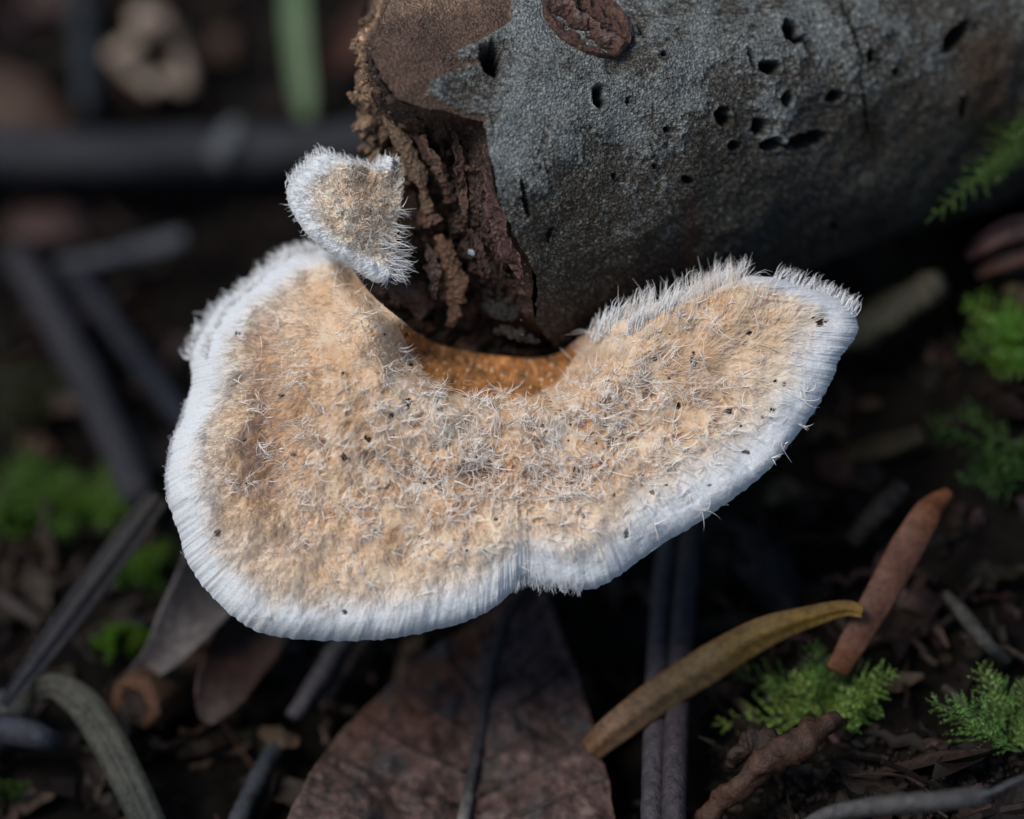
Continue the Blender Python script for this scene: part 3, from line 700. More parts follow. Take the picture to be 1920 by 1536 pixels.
# long hairs standing off the free edges
def edge_hairs(path, dirs, n, lmin, lmax, rr, seed, spread=.25, cw=.5, colr_=(.80, .81, .82), tuft=.7):
    r = np.random.default_rng(seed); m = len(path)
    t = np.sort(r.random(n)) * (m - 1); a = t.astype(int); f = (t - a)[:, None]; b = np.minimum(a + 1, m - 1)
    R = path[a] * (1 - f) + path[b] * f; d = nrm(dirs[a] * (1 - f) + dirs[b] * f)
    g = .5 + .5 * np.clip(1.8 * fbm(np.stack([t / m * 70, t * 0 + seed, t * 0], -1), 3), -1, 1)
    L = (lmin + (lmax - lmin) * g * r.random(n) ** .6)
    T = R + nrm(d + spread * r.normal(size=(n, 3))) * L[:, None]
    k = np.floor(t / m * (n / 9)).astype(int); uq, inv = np.unique(k, return_inverse=True); ct = np.bincount(inv)
    cen = np.stack([np.bincount(inv, T[:, q]) / ct for q in range(3)], -1)
    c = (tuft * r.random(n))[:, None]; T = T * (1 - c) + cen[inv] * c
    R = R + .25 * r.normal(size=(n, 3)) * np.array([1, 1, 1]) - d * .5
    B = .14 * L[:, None] * r.normal(size=(n, 3))
    c0 = np.tile(np.array(colr_) * .92, (n, 1)) * (1 - .15 * r.random(n))[:, None]; c1 = np.tile(np.array(colr_), (n, 1))
    return hairs(R, T, B, (rr * (.7 + .7 * r.random(n))), c0, c1, seg=5)
pi_ = lambda u: int(u / 30 * (NU - 1))
sets = [H1]
top = CAP[pi_(24.2):, 4]; sets.append(edge_hairs(top, nrm(np.tile(UP + .22 * RT, (len(top), 1)) - .2 * FW), 290, .3, 5.6, .048, 41, .3, tuft=.88, colr_=(.9, .91, .92)))
top2 = CAP[pi_(25):, 26]; sets.append(edge_hairs(top2, nrm(np.tile(UP + .2 * RT - .4 * FW, (len(top2), 1))), 330, .4, 4.0, .045, 42, .3, tuft=.85, colr_=(.9, .9, .9)))
tipe = CAP[pi_(27):, -4]; sets.append(edge_hairs(tipe, nrm(np.tile(UP * .9 + .5 * RT, (len(tipe), 1))), 240, .3, 3.0, .042, 43, .24, tuft=.85, colr_=(.9, .91, .92)))
lf = CAP[:pi_(4.2), -3]; od = nrm(CAP[:pi_(4.2), -1] - CAP[:pi_(4.2), -30]); sets.append(edge_hairs(lf, nrm(od + .35 * UP), 420, .4, 4.0, .06, 44, .26, tuft=.95, colr_=(.88, .89, .9)))
lf = CAP[:pi_(4.2), -28]; sets.append(edge_hairs(lf, nrm(od + .3 * UP - .3 * FW), 380, .4, 3.2, .05, 45, .35, tuft=.95, colr_=(.88, .88, .88)))
lf = CAP[pi_(5.6):pi_(8.2), -3]; od = nrm(CAP[pi_(5.6):pi_(8.2), -1] - CAP[pi_(5.6):pi_(8.2), -30]); sets.append(edge_hairs(lf, nrm(od + .3 * UP), 420, .2, .8, .03, 46, .3))
nt_ = CAP[pi_(16.4):pi_(18.8), -6]; od = nrm(CAP[pi_(16.4):pi_(18.8), -1] - CAP[pi_(16.4):pi_(18.8), -30]); sets.append(edge_hairs(nt_, nrm(od * .6 - UP * .8), 260, .3, 2.0, .04, 47, .25, colr_=(.88, .89, .9)))
al = CAP[:, -2]; od = nrm(CAP[:, -1] - CAP[:, -25]); sets.append(edge_hairs(al, od, 260, .02, .14, .02, 48, .35))
at_ = CAP[pi_(13):pi_(24), 70]; sets.append(edge_hairs(at_, nrm(np.tile(UP * .8 - .7 * FW, (len(at_), 1))), 210, .5, 3.4, .045, 49, .5, tuft=.9, colr_=(.9, .86, .8)))
# coarse pale strands that spring from shared points and web over the middle
r = np.random.default_rng(51)
cw = np.clip(core + .11 * inner_m, 0, 1) * (1 - ora)
pw = (cw * np.linalg.norm(np.cross(np.gradient(CAP, axis=0), np.gradient(CAP, axis=1)), axis=-1)).ravel(); pw /= pw.sum()
nc = 620; pk = r.choice(len(pw), nc, p=pw); i, j = np.unravel_index(pk, X.shape); per = r.integers(3, 11, nc); rep_ = np.repeat(np.arange(nc), per); n = len(rep_)
hub = CAP[i, j] - FW * (.1 + .3 * r.random(nc))[:, None]; ci, cj = i[rep_], j[rep_]
th = r.random(n) * 2 * np.pi; L = (.5 + 2.0 * r.random(n) ** 1.8)
dirv = RT * np.cos(th)[:, None] + UP * np.sin(th)[:, None] * .85
Rr = hub[rep_] + .08 * r.normal(size=(n, 3)); Tt = Rr + dirv * L[:, None] + FW * (.15 - .35 * r.random(n))[:, None]
Bd = .15 * L[:, None] * r.normal(size=(n, 3)) - FW * (.14 * L)[:, None]
sets.append(hairs(Rr, Tt, Bd, .026 + .036 * r.random(n) ** 2, np.tile([.92, .87, .80], (n, 1)), np.tile([.95, .93, .90], (n, 1)), seg=6))
V, F, C = cat_mesh(sets)
part('fuzz', V, F, M_FUZZ, cap, C, smooth=False, kind='stuff', label='pale hairs matted over the cap and bristling from its edges')

# ---- the small bracket
SP = [(742, 300, 724, 290), (746, 316, 700, 314), (749, 334, 664, 304), (750, 352, 604, 287), (752, 372, 566, 312), (750, 392, 540, 345), (745, 412, 540, 378), (740, 432, 556, 412),
      (741, 450, 582, 446), (745, 468, 625, 478), (746, 484, 668, 508), (742, 500, 700, 528), (736, 512, 722, 530)]
NU2, NV2 = 520, 170
X2, Y2, U2, V2, W2 = cap_surface(SP, NU2, NV2, None, 1.6)
u2 = U2 * 12
d2 = 1.8 + 1.5 * ss(60, 0, V2 * 180) - 1.9 * np.exp(-(((X2 - 640) / 85) ** 2 + ((Y2 - 400) / 90) ** 2)) + 1.4 * np.exp(-W2 / 9) + .012 * (420 - Y2) \
     + 1.5 * np.exp(-(((X2 - 690) / 22) ** 2 + ((Y2 - 345) / 40) ** 2)) - .7 * n2(X2, Y2, 45, 3, 110.) - .16 * n2(X2, Y2, 9, 3, 111.)
in2 = ss(22, 80, W2 + 14 * n2(X2, Y2, 18, 3, 112.))
f1, f2, cid = worley(X2 / 17 + n2(X2, Y2, 14, 2, 113.) * .6, Y2 / 14 + 5)
rg = np.abs(n2(X2 + 8 * n2(X2, Y2, 18, 2, 3.), Y2, 13, 2, 113.)) * 2.2; wal = ss(.25, .05, rg) * in2; pt = ss(.25, .6, n2(X2, Y2, 20, 3, 118.) * 2) * in2
d2 = d2 - .22 * wal + .3 * pt
CAP2 = P(X2, Y2, d2)
col2 = np.array([.66, .47, .28]) + (np.array([.84, .74, .61]) - np.array([.66, .47, .28])) * np.clip(.55 + .8 * n2(X2, Y2, 30, 4, 114.) + .4 * n2(X2, Y2, 8, 3, 115.), 0, 1)[..., None]
og = np.exp(-(((X2 - 690) / 32) ** 2 + ((Y2 - 350) / 45) ** 2)); col2 = col2 + (np.array([.47, .25, .09]) - col2) * (og * .75 + .3 * pt)[..., None]
col2 = col2 + (np.array([.88, .85, .80]) - col2) * (wal * .85)[..., None]
col2 = col2 + (white * 1.05 - col2) * ((1 - in2) * .95)[..., None]
sm = thing('bracket_fungus', P(745, 400, 8.), 'small young shaggy bracket fungus, white edged, on the crumbling wood of the log end', 'fungus')
cap2 = part('cap', CAP2, quads(NU2, NV2), M_FLESH, sm, col2)
th2 = .4 + 3.0 * ss(0, 120, W2)
bk2 = P(X2, Y2, d2 + th2 * ss(0, 14, W2) ** .5 + .02)[:, ::5]
part('pore_surface', np.concatenate([bk2, CAP2[:, -1:]], 1), quads(NU2, bk2.shape[1] + 1, flip=True), M_FLESH, sm, np.full((NU2 * (bk2.shape[1] + 1), 3), .62))
sk = []
for e in (0, -1):
    a = CAP2[e, ::5]; b = bk2[e]; sk.append((np.concatenate([a, b]), [quads(2, len(b), flip=(e == 0))], np.array([.6, .5, .42])))
sk.append((np.concatenate([CAP2[:, 0], bk2[:, 0]]), [quads(2, NU2)], np.array([.6, .48, .34])))
V, F, _ = chunk(P(752, 380, 7.0), 1.2, 5, 3, .3, (1.2, 1.8, 1.2)); sk.append((V, F, np.array([.2, .12, .07])))
V, F, C = cat_mesh(sk); part('edge_flesh', V, F, M_FLESH, sm, C)
N = 4200
i, j, R_, Nn, Rd, r = fuzz(CAP2, X2, Y2, u2, W2, None, None, col2, N, None, 61, np.clip(.6 + .8 * n2(X2, Y2, 15, 3, 116.), .1, 1.2) * (.25 + .75 * ss(6, 26, W2)))
x, y, rm = X2[i, j], Y2[i, j], 1 - in2[i, j]
ang = 2.4 * n2(x, y, 26, 3, 117.) + .6 * r.normal(size=N)
td = nrm(Rd * np.cos(ang)[:, None] + np.cross(Nn, Rd) * np.sin(ang)[:, None]); rdl = nrm(Rd + .25 * r.normal(size=(N, 3)))
td = nrm(td * (1 - rm)[:, None] + rdl * (2 * rm)[:, None])
ln = (.4 + .9 * r.random(N) ** 1.6)
T_ = R_ + (td + Nn * ((.3 + .45 * r.random(N)) * (1 - .75 * rm))[:, None]) * ln[:, None]
tw = np.clip(.4 + .5 * r.random(N) + .3 * rm, 0, 1)[:, None]
wc = np.array([.90, .86, .80]) * (1 - rm[:, None]) + np.array([.86, .88, .90]) * rm[:, None]
sets = [hairs(R_, T_, .16 * ln[:, None] * r.normal(size=(N, 3)), .024 + .034 * r.random(N) ** 3, col2[i, j], col2[i, j] * (1 - tw) + wc * tw)]
q_ = lambda u: int(u / 12 * (NU2 - 1))
e1 = CAP2[:q_(5.2), -4]; od = nrm(CAP2[:q_(5.2), -1] - CAP2[:q_(5.2), -25]); sets.append(edge_hairs(e1, nrm(od * .6 + .8 * UP), 260, .3, 2.2, .04, 62, .4, tuft=.8, colr_=(.9, .9, .9)))
e2 = CAP2[q_(5.):q_(7.), -3]; od = nrm(CAP2[q_(5.):q_(7.), -1] - CAP2[q_(5.):q_(7.), -25]); sets.append(edge_hairs(e2, od, 60, .1, .5, .022, 63, .3))
e3 = CAP2[q_(5.):, 3]; sets.append(edge_hairs(e3, nrm(np.tile(RT * 1.0 - .3 * UP - .3 * FW, (len(e3), 1))), 110, .6, 4.2, .045, 64, .45, tuft=.85))
e3 = CAP2[q_(8.):, 24]; sets.append(edge_hairs(e3, nrm(np.tile(RT * 1.0 - .5 * UP - .5 * FW, (len(e3), 1))), 120, .6, 4.2, .045, 65, .45, tuft=.85))
e4 = CAP2[:q_(4.), 3]; sets.append(edge_hairs(e4, nrm(np.tile(RT * .5 + .7 * UP, (len(e4), 1))), 160, .3, 1.6, .04, 66, .45, tuft=.8, colr_=(.9, .86, .8)))
V, F, C = cat_mesh(sets); part('fuzz', V, F, M_FUZZ, cap2, C, smooth=False, kind='stuff')


# ------------------------------------------------------------------ the litter on the ground
LITTER_SHADE = .34      # forest shade painted into the wet litter, darkening the tints that use it
def stick(name, rows, rad, colr_, label, cat='twig', group=None, n=50, ns=16, rough=.25, seed=1, var=.6, flat=1.0, mat=None, parts=None):
    path = spline(gp(rows), n)
    r = np.interp(np.linspace(0, 1, n), np.linspace(0, 1, len(np.atleast_1d(rad))), np.atleast_1d(rad))
    V, F, C = tube(path, r, ns, rough, max(1.5, r.max() * 1.3), seed, flat, np.array(colr_) * LITTER_SHADE, var)
    o = part(name, V, F, mat or M_TWIG, None, C); tag(o, label, cat, group); return o
def blade(name, rows, wmm, colr_, label, cat='leaf blade', n=60, thick=.25, curl=.25, seed=1, hint=None, ribs=0, ribh=0., wav=.3, var=.4, rim=None, mat=None, nw=13):
    path = spline(gp(rows), n)
    wd = np.interp(np.linspace(0, 1, n), np.linspace(0, 1, len(wmm)), wmm)
    c = np.asarray(colr_, float) * LITTER_SHADE; rim = None if rim is None else np.array(rim) * LITTER_SHADE
    if c.ndim == 2: c = np.stack([np.interp(np.linspace(0, 1, n), np.linspace(0, 1, len(c)), c[:, k]) for k in range(3)], -1)
    V, F, C = ribbon(path, wd, thick, hint, curl, nw, seed, wav, c, var, ribs, ribh, rim)
    o = part(name, V, F, mat or M_BLADE, None, C); tag(o, label, cat); return o

# top left
stick('dead_branch', [(-120, 290, 8), (0, 292, 8), (200, 298, 8), (400, 290, 8), (560, 282, 8), (720, 268, 8), (900, 262, 7)], [3.9, 3.8, 3.5, 3.6, 3.2, 3.0, 2.8], (.05, .052, .064), 'thick dark grey branch lying level in the litter left of the log', 'branch', seed=3, rough=.12)
V, F, _ = chunk(G(430., 272., 11.), 2.6, 301, 3, .3, (1.3, .9, .8)); o = part('branch_knob', V, F, M_TWIG, None, LITTER_SHADE * np.full((len(V), 3), .26) * np.array([.95, 1, 1.05])); tag(o, 'pale weathered knob of wood on the thick dark grey branch', 'wood')
# hollow pale stem seen end on
c0 = G(285., 95., 10.); axv = nrm(-FW * .9 + RT * .05 + UP * -.1); a_ = nrm(np.cross(axv, UP)); b_ = np.cross(axv, a_)
th = np.linspace(0, 2 * np.pi, 40, endpoint=False); prof = [(3.2, 9), (4.6, 6), (5.0, 2), (4.7, 0), (3.7, -.4), (2.6, 0), (2.0, 1.5), (1.7, 6), (.1, 7)]
Vh = np.array([[c0 - axv * z + (a_ * math.cos(t) * r * (1 + .10 * math.sin(3 * t + 1)) + b_ * math.sin(t) * r) for (r, z) in prof] for t in th])
Vh = Vh + 4.0 * pn(Vh / 6 + 3)[..., None] * (a_ - .6 * b_) + 1.8 * fbm(Vh / 3.4, 3)[..., None] * a_ + 1.3 * fbm(Vh / 3.0 + 30, 3)[..., None] * b_ + .9 * fbm(Vh / 2.2 + 60, 2)[..., None] * axv
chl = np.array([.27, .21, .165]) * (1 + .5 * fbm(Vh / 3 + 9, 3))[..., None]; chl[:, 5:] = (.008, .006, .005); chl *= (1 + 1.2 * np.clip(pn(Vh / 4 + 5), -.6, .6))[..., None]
o = part('hollow_stem', Vh, quads(40, len(prof), True), M_LITTER, None, chl.reshape(-1, 3)); tag(o, 'pale brown hollow stem with a dark round opening', 'stem')
blade('grass_blade', [(548, -60, 16), (553, 40, 14), (560, 110, 12), (568, 180, 10), (574, 222, 8)], [2.6, 2.9, 2.8, 2.5, 1.4], (.34, .50, .27), 'upright pale green grass blade touching the thick dark branch', 'grass', seed=4, curl=.3)
blade('fallen_leaf', [(-80, 175, 4), (0, 190, 5), (60, 210, 5), (125, 225, 3)], [6, 9, 8, 2], (.16, .09, .06), 'dull tan brown dead leaf above the dark branch', 'leaf', thick=.3, seed=5, mat=M_LEAF)
blade('fallen_leaf', [(735, -20, 10), (690, 40, 9), (650, 90, 8), (605, 130, 6)], [3, 5, 4.5, 1.5], [(.2, .13, .1), (.16, .06, .035), (.13, .045, .025)], 'reddish brown dead leaf beside the green grass blade', 'leaf', seed=6, mat=M_LEAF)
V, F, _ = chunk(G(412., 92., 6.), 2.6, 303, 3, .4, (1.1, 1.0, .5)); o = part('wood_chip', V, F, M_LITTER, None, LITTER_SHADE * np.full((len(V), 3), .15) * np.array([1.1, .68, .5])); tag(o, 'small rusty brown wood chip beside the hollow stem', 'wood')
stick('dry_stalk', [(150, -20, 6), (158, 90, 5), (165, 210, 4)], [1.5, 1.6, 1.4], (.05, .06, .07), 'dim blue grey stem standing between the dead leaf and hollow stem', 'stem', seed=8)
blade('fallen_leaf', [(55, -30, 3), (100, 0, 4), (150, 15, 3)], [3, 4.5, 2], (.13, .075, .065), 'dusky pinkish brown leaf scrap beyond the hollow stem', 'leaf', seed=9, mat=M_LEAF)
# left
blade('fallen_leaf', [(10, 425, 6), (70, 420, 7), (130, 415, 7), (175, 420, 5)], [2, 4, 4, 1.5], [(.15, .07, .065), (.15, .075, .07), (.2, .15, .14)], 'faded pink leaf scrap below the thick dark branch', 'leaf', seed=10, mat=M_LEAF)
stick('twig', [(110, 497, 5), (200, 484, 6), (270, 470, 6), (345, 447, 7)], [.8, 1.1, 1.4, 1.3], (.17, .18, .21), 'short pale grey twig below the thick dark branch', seed=11)
stick('twig', [(30, 480, 4), (100, 590, 6), (160, 710, 7), (215, 830, 7), (260, 930, 6)], [1.9, 2.1, 2.1, 2.0, 1.8], (.07, .066, .078), 'straight stout grey purple twig slanting down toward the moss', seed=12)
stick('twig', [(120, 490, 4), (190, 580, 5), (255, 670, 5), (330, 770, 5), (400, 860, 4)], [1.2, 1.3, 1.3, 1.3, 1.1], (.04, .046, .066), 'thin bluish dark twig parallel to the stout grey purple twig', seed=13)
stick('twig', [(170, 740, 3), (240, 800, 3), (300, 880, 3)], [.7, .8, .7], (.07, .065, .045), 'thin dim brown twig behind the two slanting twigs', seed=14)
stick('twig', [(-40, 1100, 3), (30, 1140, 4), (75, 1170, 3)], [.7, .8, .7], (.10, .075, .06), 'thin short brown twig near the dark flat blade', seed=15)
blade('strap_leaf', [(298, 928, 20), (5, 1325, 9)], [2.4, 3.0, 2.9, 2.8, 2.2, 1.2], [(.06, .052, .052), (.05, .047, .055), (.04, .043, .06)], 'straight flat dark grey blade lying over the moss', seed=16, curl=-.2, ribs=2, ribh=.12)
# curled grey brown leaf behind the fungus
blade('fallen_leaf', [(455, 1010, 10), (400, 1090, 11), (350, 1160, 11), (300, 1230, 8), (225, 1290, 4)], [7, 8, 6, 3.4, 1], [(.13, .115, .115), (.15, .13, .125), (.2, .17, .165), (.12, .10, .10)], 'grey brown curled leaf under the white rim of the fungus', 'leaf', seed=17, curl=.45, mat=M_LEAF, thick=.4, rim=(.3, .27, .27))
blade('fallen_leaf', [(520, 1120, 6), (455, 1220, 7), (410, 1300, 7), (385, 1355, 5)], [6, 7, 5.5, 1.5], [(.06, .03, .025), (.075, .038, .03), (.11, .07, .06)], 'dark reddish folded leaf next to the grey curled leaf', 'leaf', seed=18, curl=.35, mat=M_LEAF)
# broken twig stub with pith
def stub(px, py, h, r, axv, name, label, c_out, c_in, c_pith, seed):
    c0 = G(float(px), float(py), h); axv = nrm(axv); a_ = nrm(np.cross(axv, UP)); b_ = np.cross(axv, a_)
    t = thing(name, c0 - axv * r * 4 * 0 - np.array([0, 0, r]), label, 'twig')
    th = np.linspace(0, 2 * np.pi, 36, endpoint=False)
    prof = [(r * .9, 4.5 * r), (r, 2 * r), (r * 1.02, .3 * r), (r * .92, 0)]
    def rev(prof, seed):
        V = np.array([[c0 - axv * z + (a_ * math.cos(q) + b_ * math.sin(q)) * rr for (rr, z) in prof] for q in th]); return V + .75 * fbm(V / 1.6 + seed, 3)[..., None] * (a_ + .6 * axv) + .6 * fbm(V / 1.6 + seed + 40, 3)[..., None] * b_
    V = rev(prof, seed); part('bark', V, quads(36, 4, True), M_TWIG, t, (np.array(c_out) * (1 + .5 * fbm(V / 1.2, 3))[..., None]).reshape(-1, 3))
    prof = [(r * .95, .1 * r), (r * .75, -.12 * r), (r * .5, 0)]
    V = rev(prof, seed); part('wood_ring', V, quads(36, 3, True), M_WOOD, t, (np.array(c_in) * (1 + .6 * fbm(V / .8, 3))[..., None]).reshape(-1, 3))
    prof = [(r * .52, -.05 * r), (r * .4, .12 * r), (r * .02, .1 * r)]
    V = rev(prof, seed); part('pith', V, quads(36, 3, True), M_WOOD, t, np.tile(c_pith, (36 * 3, 1)))
stub(252, 1318, 5, 3.1, -FW * .8 - RT * .35 - UP * .1, 'twig_stub', 'broken rusty orange twig stub with a dark pith, below the grey curled leaf', (.05, .026, .014), (.10, .042, .017), (.028, .015, .011), 5)
blade('grass_blade', [(30, 1330, 4), (62, 1302, 8), (100, 1292, 10), (150, 1322, 11), (195, 1385, 11), (235, 1460, 10), (275, 1545, 8), (310, 1620, 5)], [1.0, 2.2, 3.0, 3.6, 3.7, 3.6, 3.5, 3.3], [(.14, .13, .11), (.12, .115, .09), (.11, .113, .09), (.10, .115, .098)], 'arching grey green dry grass blade beside the broken twig stub', 'grass', seed=19, curl=-.3, ribs=3, ribh=.12, n=90)
stick('twig', [(-60, 1368, 7), (20, 1372, 8), (70, 1382, 8), (105, 1392, 6)], [1.4, 1.5, 1.4, .9], (.085, .09, .115), 'smooth blue black twig under the arching dry grass blade', seed=20, rough=.08)
V, F, _ = chunk(G(18., 1322., 5.), 1.6, 320, 3, .4, (1.4, .8, .6)); o = part('bark_scrap', V, F, M_LITTER, None, LITTER_SHADE * np.full((len(V), 3), .2)); tag(o, 'pale grey bark scrap at the bent end of the dry grass blade', 'bark')
# bottom centre: the big dead leaf
def big_leaf():
    rows_l = [(985, 1085, 6), (905, 1150, 6), (815, 1215, 7), (715, 1300, 7.5), (625, 1390, 8), (565, 1480, 8), (525, 1570, 7.5), (505, 1660, 7)]
    rows_m = [(990, 1085, 6.5), (950, 1150, 6.5), (928, 1225, 7), (912, 1310, 7.5), (897, 1400, 7.5), (880, 1480, 7.5), (866, 1560, 7), (855, 1660, 6)]
    rows_r = [(1000, 1085, 6), (1035, 1140, 6), (1062, 1210, 6.5), (1092, 1290, 7), (1120, 1380, 7.5), (1143, 1470, 7.5), (1158, 1570, 7), (1165, 1660, 7)]
    n, m = 150, 120
    l, c, r = spline(rows_l, n), spline(rows_m, n), spline(rows_r, n)
    q = np.linspace(-1, 1, m)
    rows = np.where(q[None, :, None] < 0, c[:, None] + (l - c)[:, None] * (-q)[None, :, None], c[:, None] + (r - c)[:, None] * q[None, :, None])
    PX, PY = rows[..., 0] + 5 * n2(rows[..., 0], rows[..., 1], 40, 2, 200.) * np.abs(q)[None] ** 4, rows[..., 1]
    h = rows[..., 2] + 1.1 * n2(PX, PY, 160, 3, 201.) + .4 * n2(PX, PY, 40, 3, 202.)
    # raised veins branching from the midrib
    along = np.linspace(0, 1, n)[:, None]
    vein = np.zeros((n, m))
    ph = (along * 8.5 - np.abs(q)[None] * (-1.5) + .15 * np.sign(q)[None]) % 1.0
    vein = np.exp(-((ph - .5) / .05) ** 2) * ss(.02, .08, np.abs(q))[None] * (1 - .5 * np.abs(q)[None])
    h = h + .55 * vein
    V = G(PX, PY, h)
    nz = n2(PX, PY, 90, 4, 203.); nf = n2(PX, PY, 22, 4, 204.)
    cc = np.array([.058, .034, .029]) * (1 + 1.2 * nf)[..., None]
    cc = cc + (np.array([.115, .036, .008]) - cc) * (ss(.0, -.5, q)[None] * ss(.7, .25, along) * .9)[..., None]
    cc = cc + (np.array([.042, .036, .034]) - cc) * ss(.05, .35, nz)[..., None]
    cc = cc + (np.array([.014, .011, .010]) - cc) * (ss(.25, .5, n2(PX, PY, 45, 3, 205.)) * .8)[..., None]
    cc = cc + (np.array([.010, .009, .009]) - cc) * (.8 * np.exp(-(((PX - 1035) / 45) ** 2 + ((PY - 1390) / 18) ** 2)))[..., None]
    cc = cc + (np.array([.12, .085, .07]) - cc) * (ss(.12, .4, n2(PX, PY, 30, 3, 206.)) * ss(.45, .8, along) * .7)[..., None]
    cc = cc + (np.array([.016, .013, .013]) - cc) * (vein * .8)[..., None]
    cc = cc + (np.array([.10, .06, .045]) - cc) * (ss(.965, 1, np.abs(q))[None] * .6 * np.ones((n, 1)))[..., None]
    t = thing('fallen_leaf', G(870., 1500., 5.), 'large mottled brown dead leaf with a dark midrib, below the fungus', 'leaf')
    k = n * m; Vb = V + np.array([0, 0, -.35])
    idx = np.arange(k).reshape(n, m); loop = np.concatenate([idx[:-1, 0], idx[-1, :-1], idx[:0:-1, -1], idx[0, :0:-1]]); l2 = np.roll(loop, -1)
    part('leaf_blade', np.vstack([V.reshape(-1, 3), Vb.reshape(-1, 3)]), [quads(n, m), quads(n, m, off=k, flip=True), np.stack([l2, loop, loop + k, l2 + k], -1)], M_LEAF, t, np.vstack([cc.reshape(-1, 3)] * 2))
    mp = G(c[:, 0], c[:, 1], c[:, 2] + 1.1 * n2(c[:, 0], c[:, 1], 160, 3, 201.) + .25)
    mc = np.stack([np.interp(np.linspace(0, 1, n), [0, .6, .72, .8, 1], a) for a in ((.016, .018, .022, .11, .12), (.015, .017, .021, .105, .11), (.017, .019, .022, .10, .105))], -1)
    V, F, C = tube(mp, np.linspace(.35, .75, n), 10, .15, 1, 3, .8, (1, 1, 1), .2)
    C = C.copy(); C[:n * 10] = C[:n * 10] * np.tile(mc, (10, 1)); C[n * 10] = mc[0]; C[n * 10 + 1] = mc[-1]
    part('midrib', V, F, M_TWIG, t, C)
big_leaf()
stick('dry_stalk', [(670, 1160, 4), (635, 1215, 5), (590, 1285, 5.5), (548, 1345, 5)], [.9, 1.0, 1.0, .8], (.14, .125, .14), 'thin grey stem leaning beside the large dead leaf', 'stem', seed=22)
stick('dry_stalk', [(700, 1180, 3), (650, 1250, 4), (600, 1330, 4)], [.7, .8, .7], (.09, .065, .055), 'thin brown stem behind the thin grey stem', 'stem', seed=23)
blade('leaf_scrap', [(485, 1370, 3), (520, 1385, 4.5), (560, 1392, 4)], [1, 2, 1], (.16, .10, .055), 'small tan leaf scrap left of the large dead leaf', 'leaf', seed=24, mat=M_LEAF)
stick('twig', [(525, 1390, 3), (490, 1450, 4), (450, 1530, 4), (420, 1600, 3)], [.9, 1.0, 1.0, .9], (.085, .095, .11), 'thin grey blue twig left of the large dead leaf', seed=25)
# twin reed stems
for dx, wv, lab in ((0, 1.15, 'grey purple dry reed stem right of the large leaf, paired with a darker stem'), (42, 1.2, 'dark purple brown dry reed stem pressed against a paler grey reed stem')):
    stick('reed_stem', [(1262 + dx, 960, 6), (1248 + dx, 1060, 8), (1238 + dx, 1180, 9), (1230 + dx * .97, 1320, 9), (1226 + dx * .95, 1450, 9), (1222 + dx * .95, 1600, 8)], [wv, wv, wv * 1.02, wv, wv], (.135, .12, .14) if dx == 0 else (.105, .085, .10), lab, 'stem', seed=26 + dx, rough=.06, n=80)
blade('strap_leaf', [(1105, 1412, 9), (1150, 1372, 11), (1230, 1312, 12), (1330, 1248, 12.5), (1430, 1190, 13), (1520, 1158, 13.5), (1585, 1142, 13), (1618, 1148, 12)], [2.6, 3.2, 3.6, 3.8, 3.2, 2.2, 1.6, 1.2],
      [(.29, .155, .08), (.27, .16, .09), (.23, .155, .08), (.21, .14, .04), (.26, .16, .028), (.29, .175, .028), (.36, .21, .05)], 'yellow brown pointed dry blade lying across the twin reed stems', seed=30, curl=-.35, ribs=2, ribh=.1, rim=(.2, .10, .04), n=90, thick=.5)
blade('strap_leaf', [(1570, 1262, 7), (1605, 1200, 9), (1655, 1115, 11), (1705, 1025, 12), (1745, 958, 12.5), (1782, 922, 12)], [2.2, 2.8, 3.2, 3.4, 2.8, 1.1], [(.30, .12, .06), (.26, .115, .07), (.25, .115, .075), (.25, .115, .075), (.27, .105, .05), (.34, .125, .05)],
      'reddish brown narrow flat blade standing behind the feathery moss', seed=31, curl=-.25, n=70, thick=.4)
# right
stick('twig', [(1540, 640, 12), (1620, 612, 12), (1690, 572, 12), (1765, 530, 11)], [1.6, 2.0, 2.0, 1.6], (.19, .175, .115), 'pale lichened twig end poking from under the log', seed=32, rough=.5)
blade('fallen_leaf', [(1812, 480, 9), (1850, 452, 10), (1900, 430, 10), (1960, 420, 9)], [.8, 1.8, 2.4, 2.4], (.17, .09, .09), 'upper thin mauve edged curled leaf beside the log', 'leaf', seed=33, curl=.8, mat=M_LEAF)
blade('fallen_leaf', [(1832, 514, 6), (1880, 488, 7), (1960, 460, 7)], [.8, 2.0, 2.4], (.15, .075, .06), 'reddish brown curled leaf tucked under the mauve edged leaf', 'leaf', seed=34, curl=.7, mat=M_LEAF)
blade('strap_leaf', [(1590, 850, 3), (1660, 835, 4), (1730, 812, 4)], [1.5, 2.4, 1.6], (.09, .07, .04), 'dim olive brown leaf scrap in the shade right of the fungus', 'leaf', seed=35)
stick('twig', [(1598, 1015, 5), (1640, 965, 7), (1690, 915, 6)], [.8, 1.2, 1.0], (.08, .062, .05), 'stubby grey brown twig behind the reddish narrow blade', seed=36, rough=.5)
stick('dry_stalk', [(1775, 1115, 5), (1810, 1155, 6), (1850, 1205, 6), (1890, 1240, 4)], [.5, .8, .8, .5], (.09, .088, .08), 'thin grey dry needle right of the reddish narrow blade', 'needle', seed=37, rough=.1)
V, F, _ = chunk(G(1445., 1085., 3.), 3.6, 340, 3, .45, (1.3, 1, .7)); o = part('soil_clod', V, F, M_SOIL, None, LITTER_SHADE * np.full((len(V), 3), .06) * np.array([1, .95, 1])); tag(o, 'grey soil clod between the reed stems and the reddish blade', 'soil')
V, F, _ = chunk(G(1380., 1020., 2.), 3.0, 341, 3, .45, (1.6, .8, .6)); o = part('bark_scrap', V, F, M_SOIL, None, np.full((len(V), 3), .03)); tag(o, 'dim bark scrap in shade below the lobe of the fungus', 'bark')
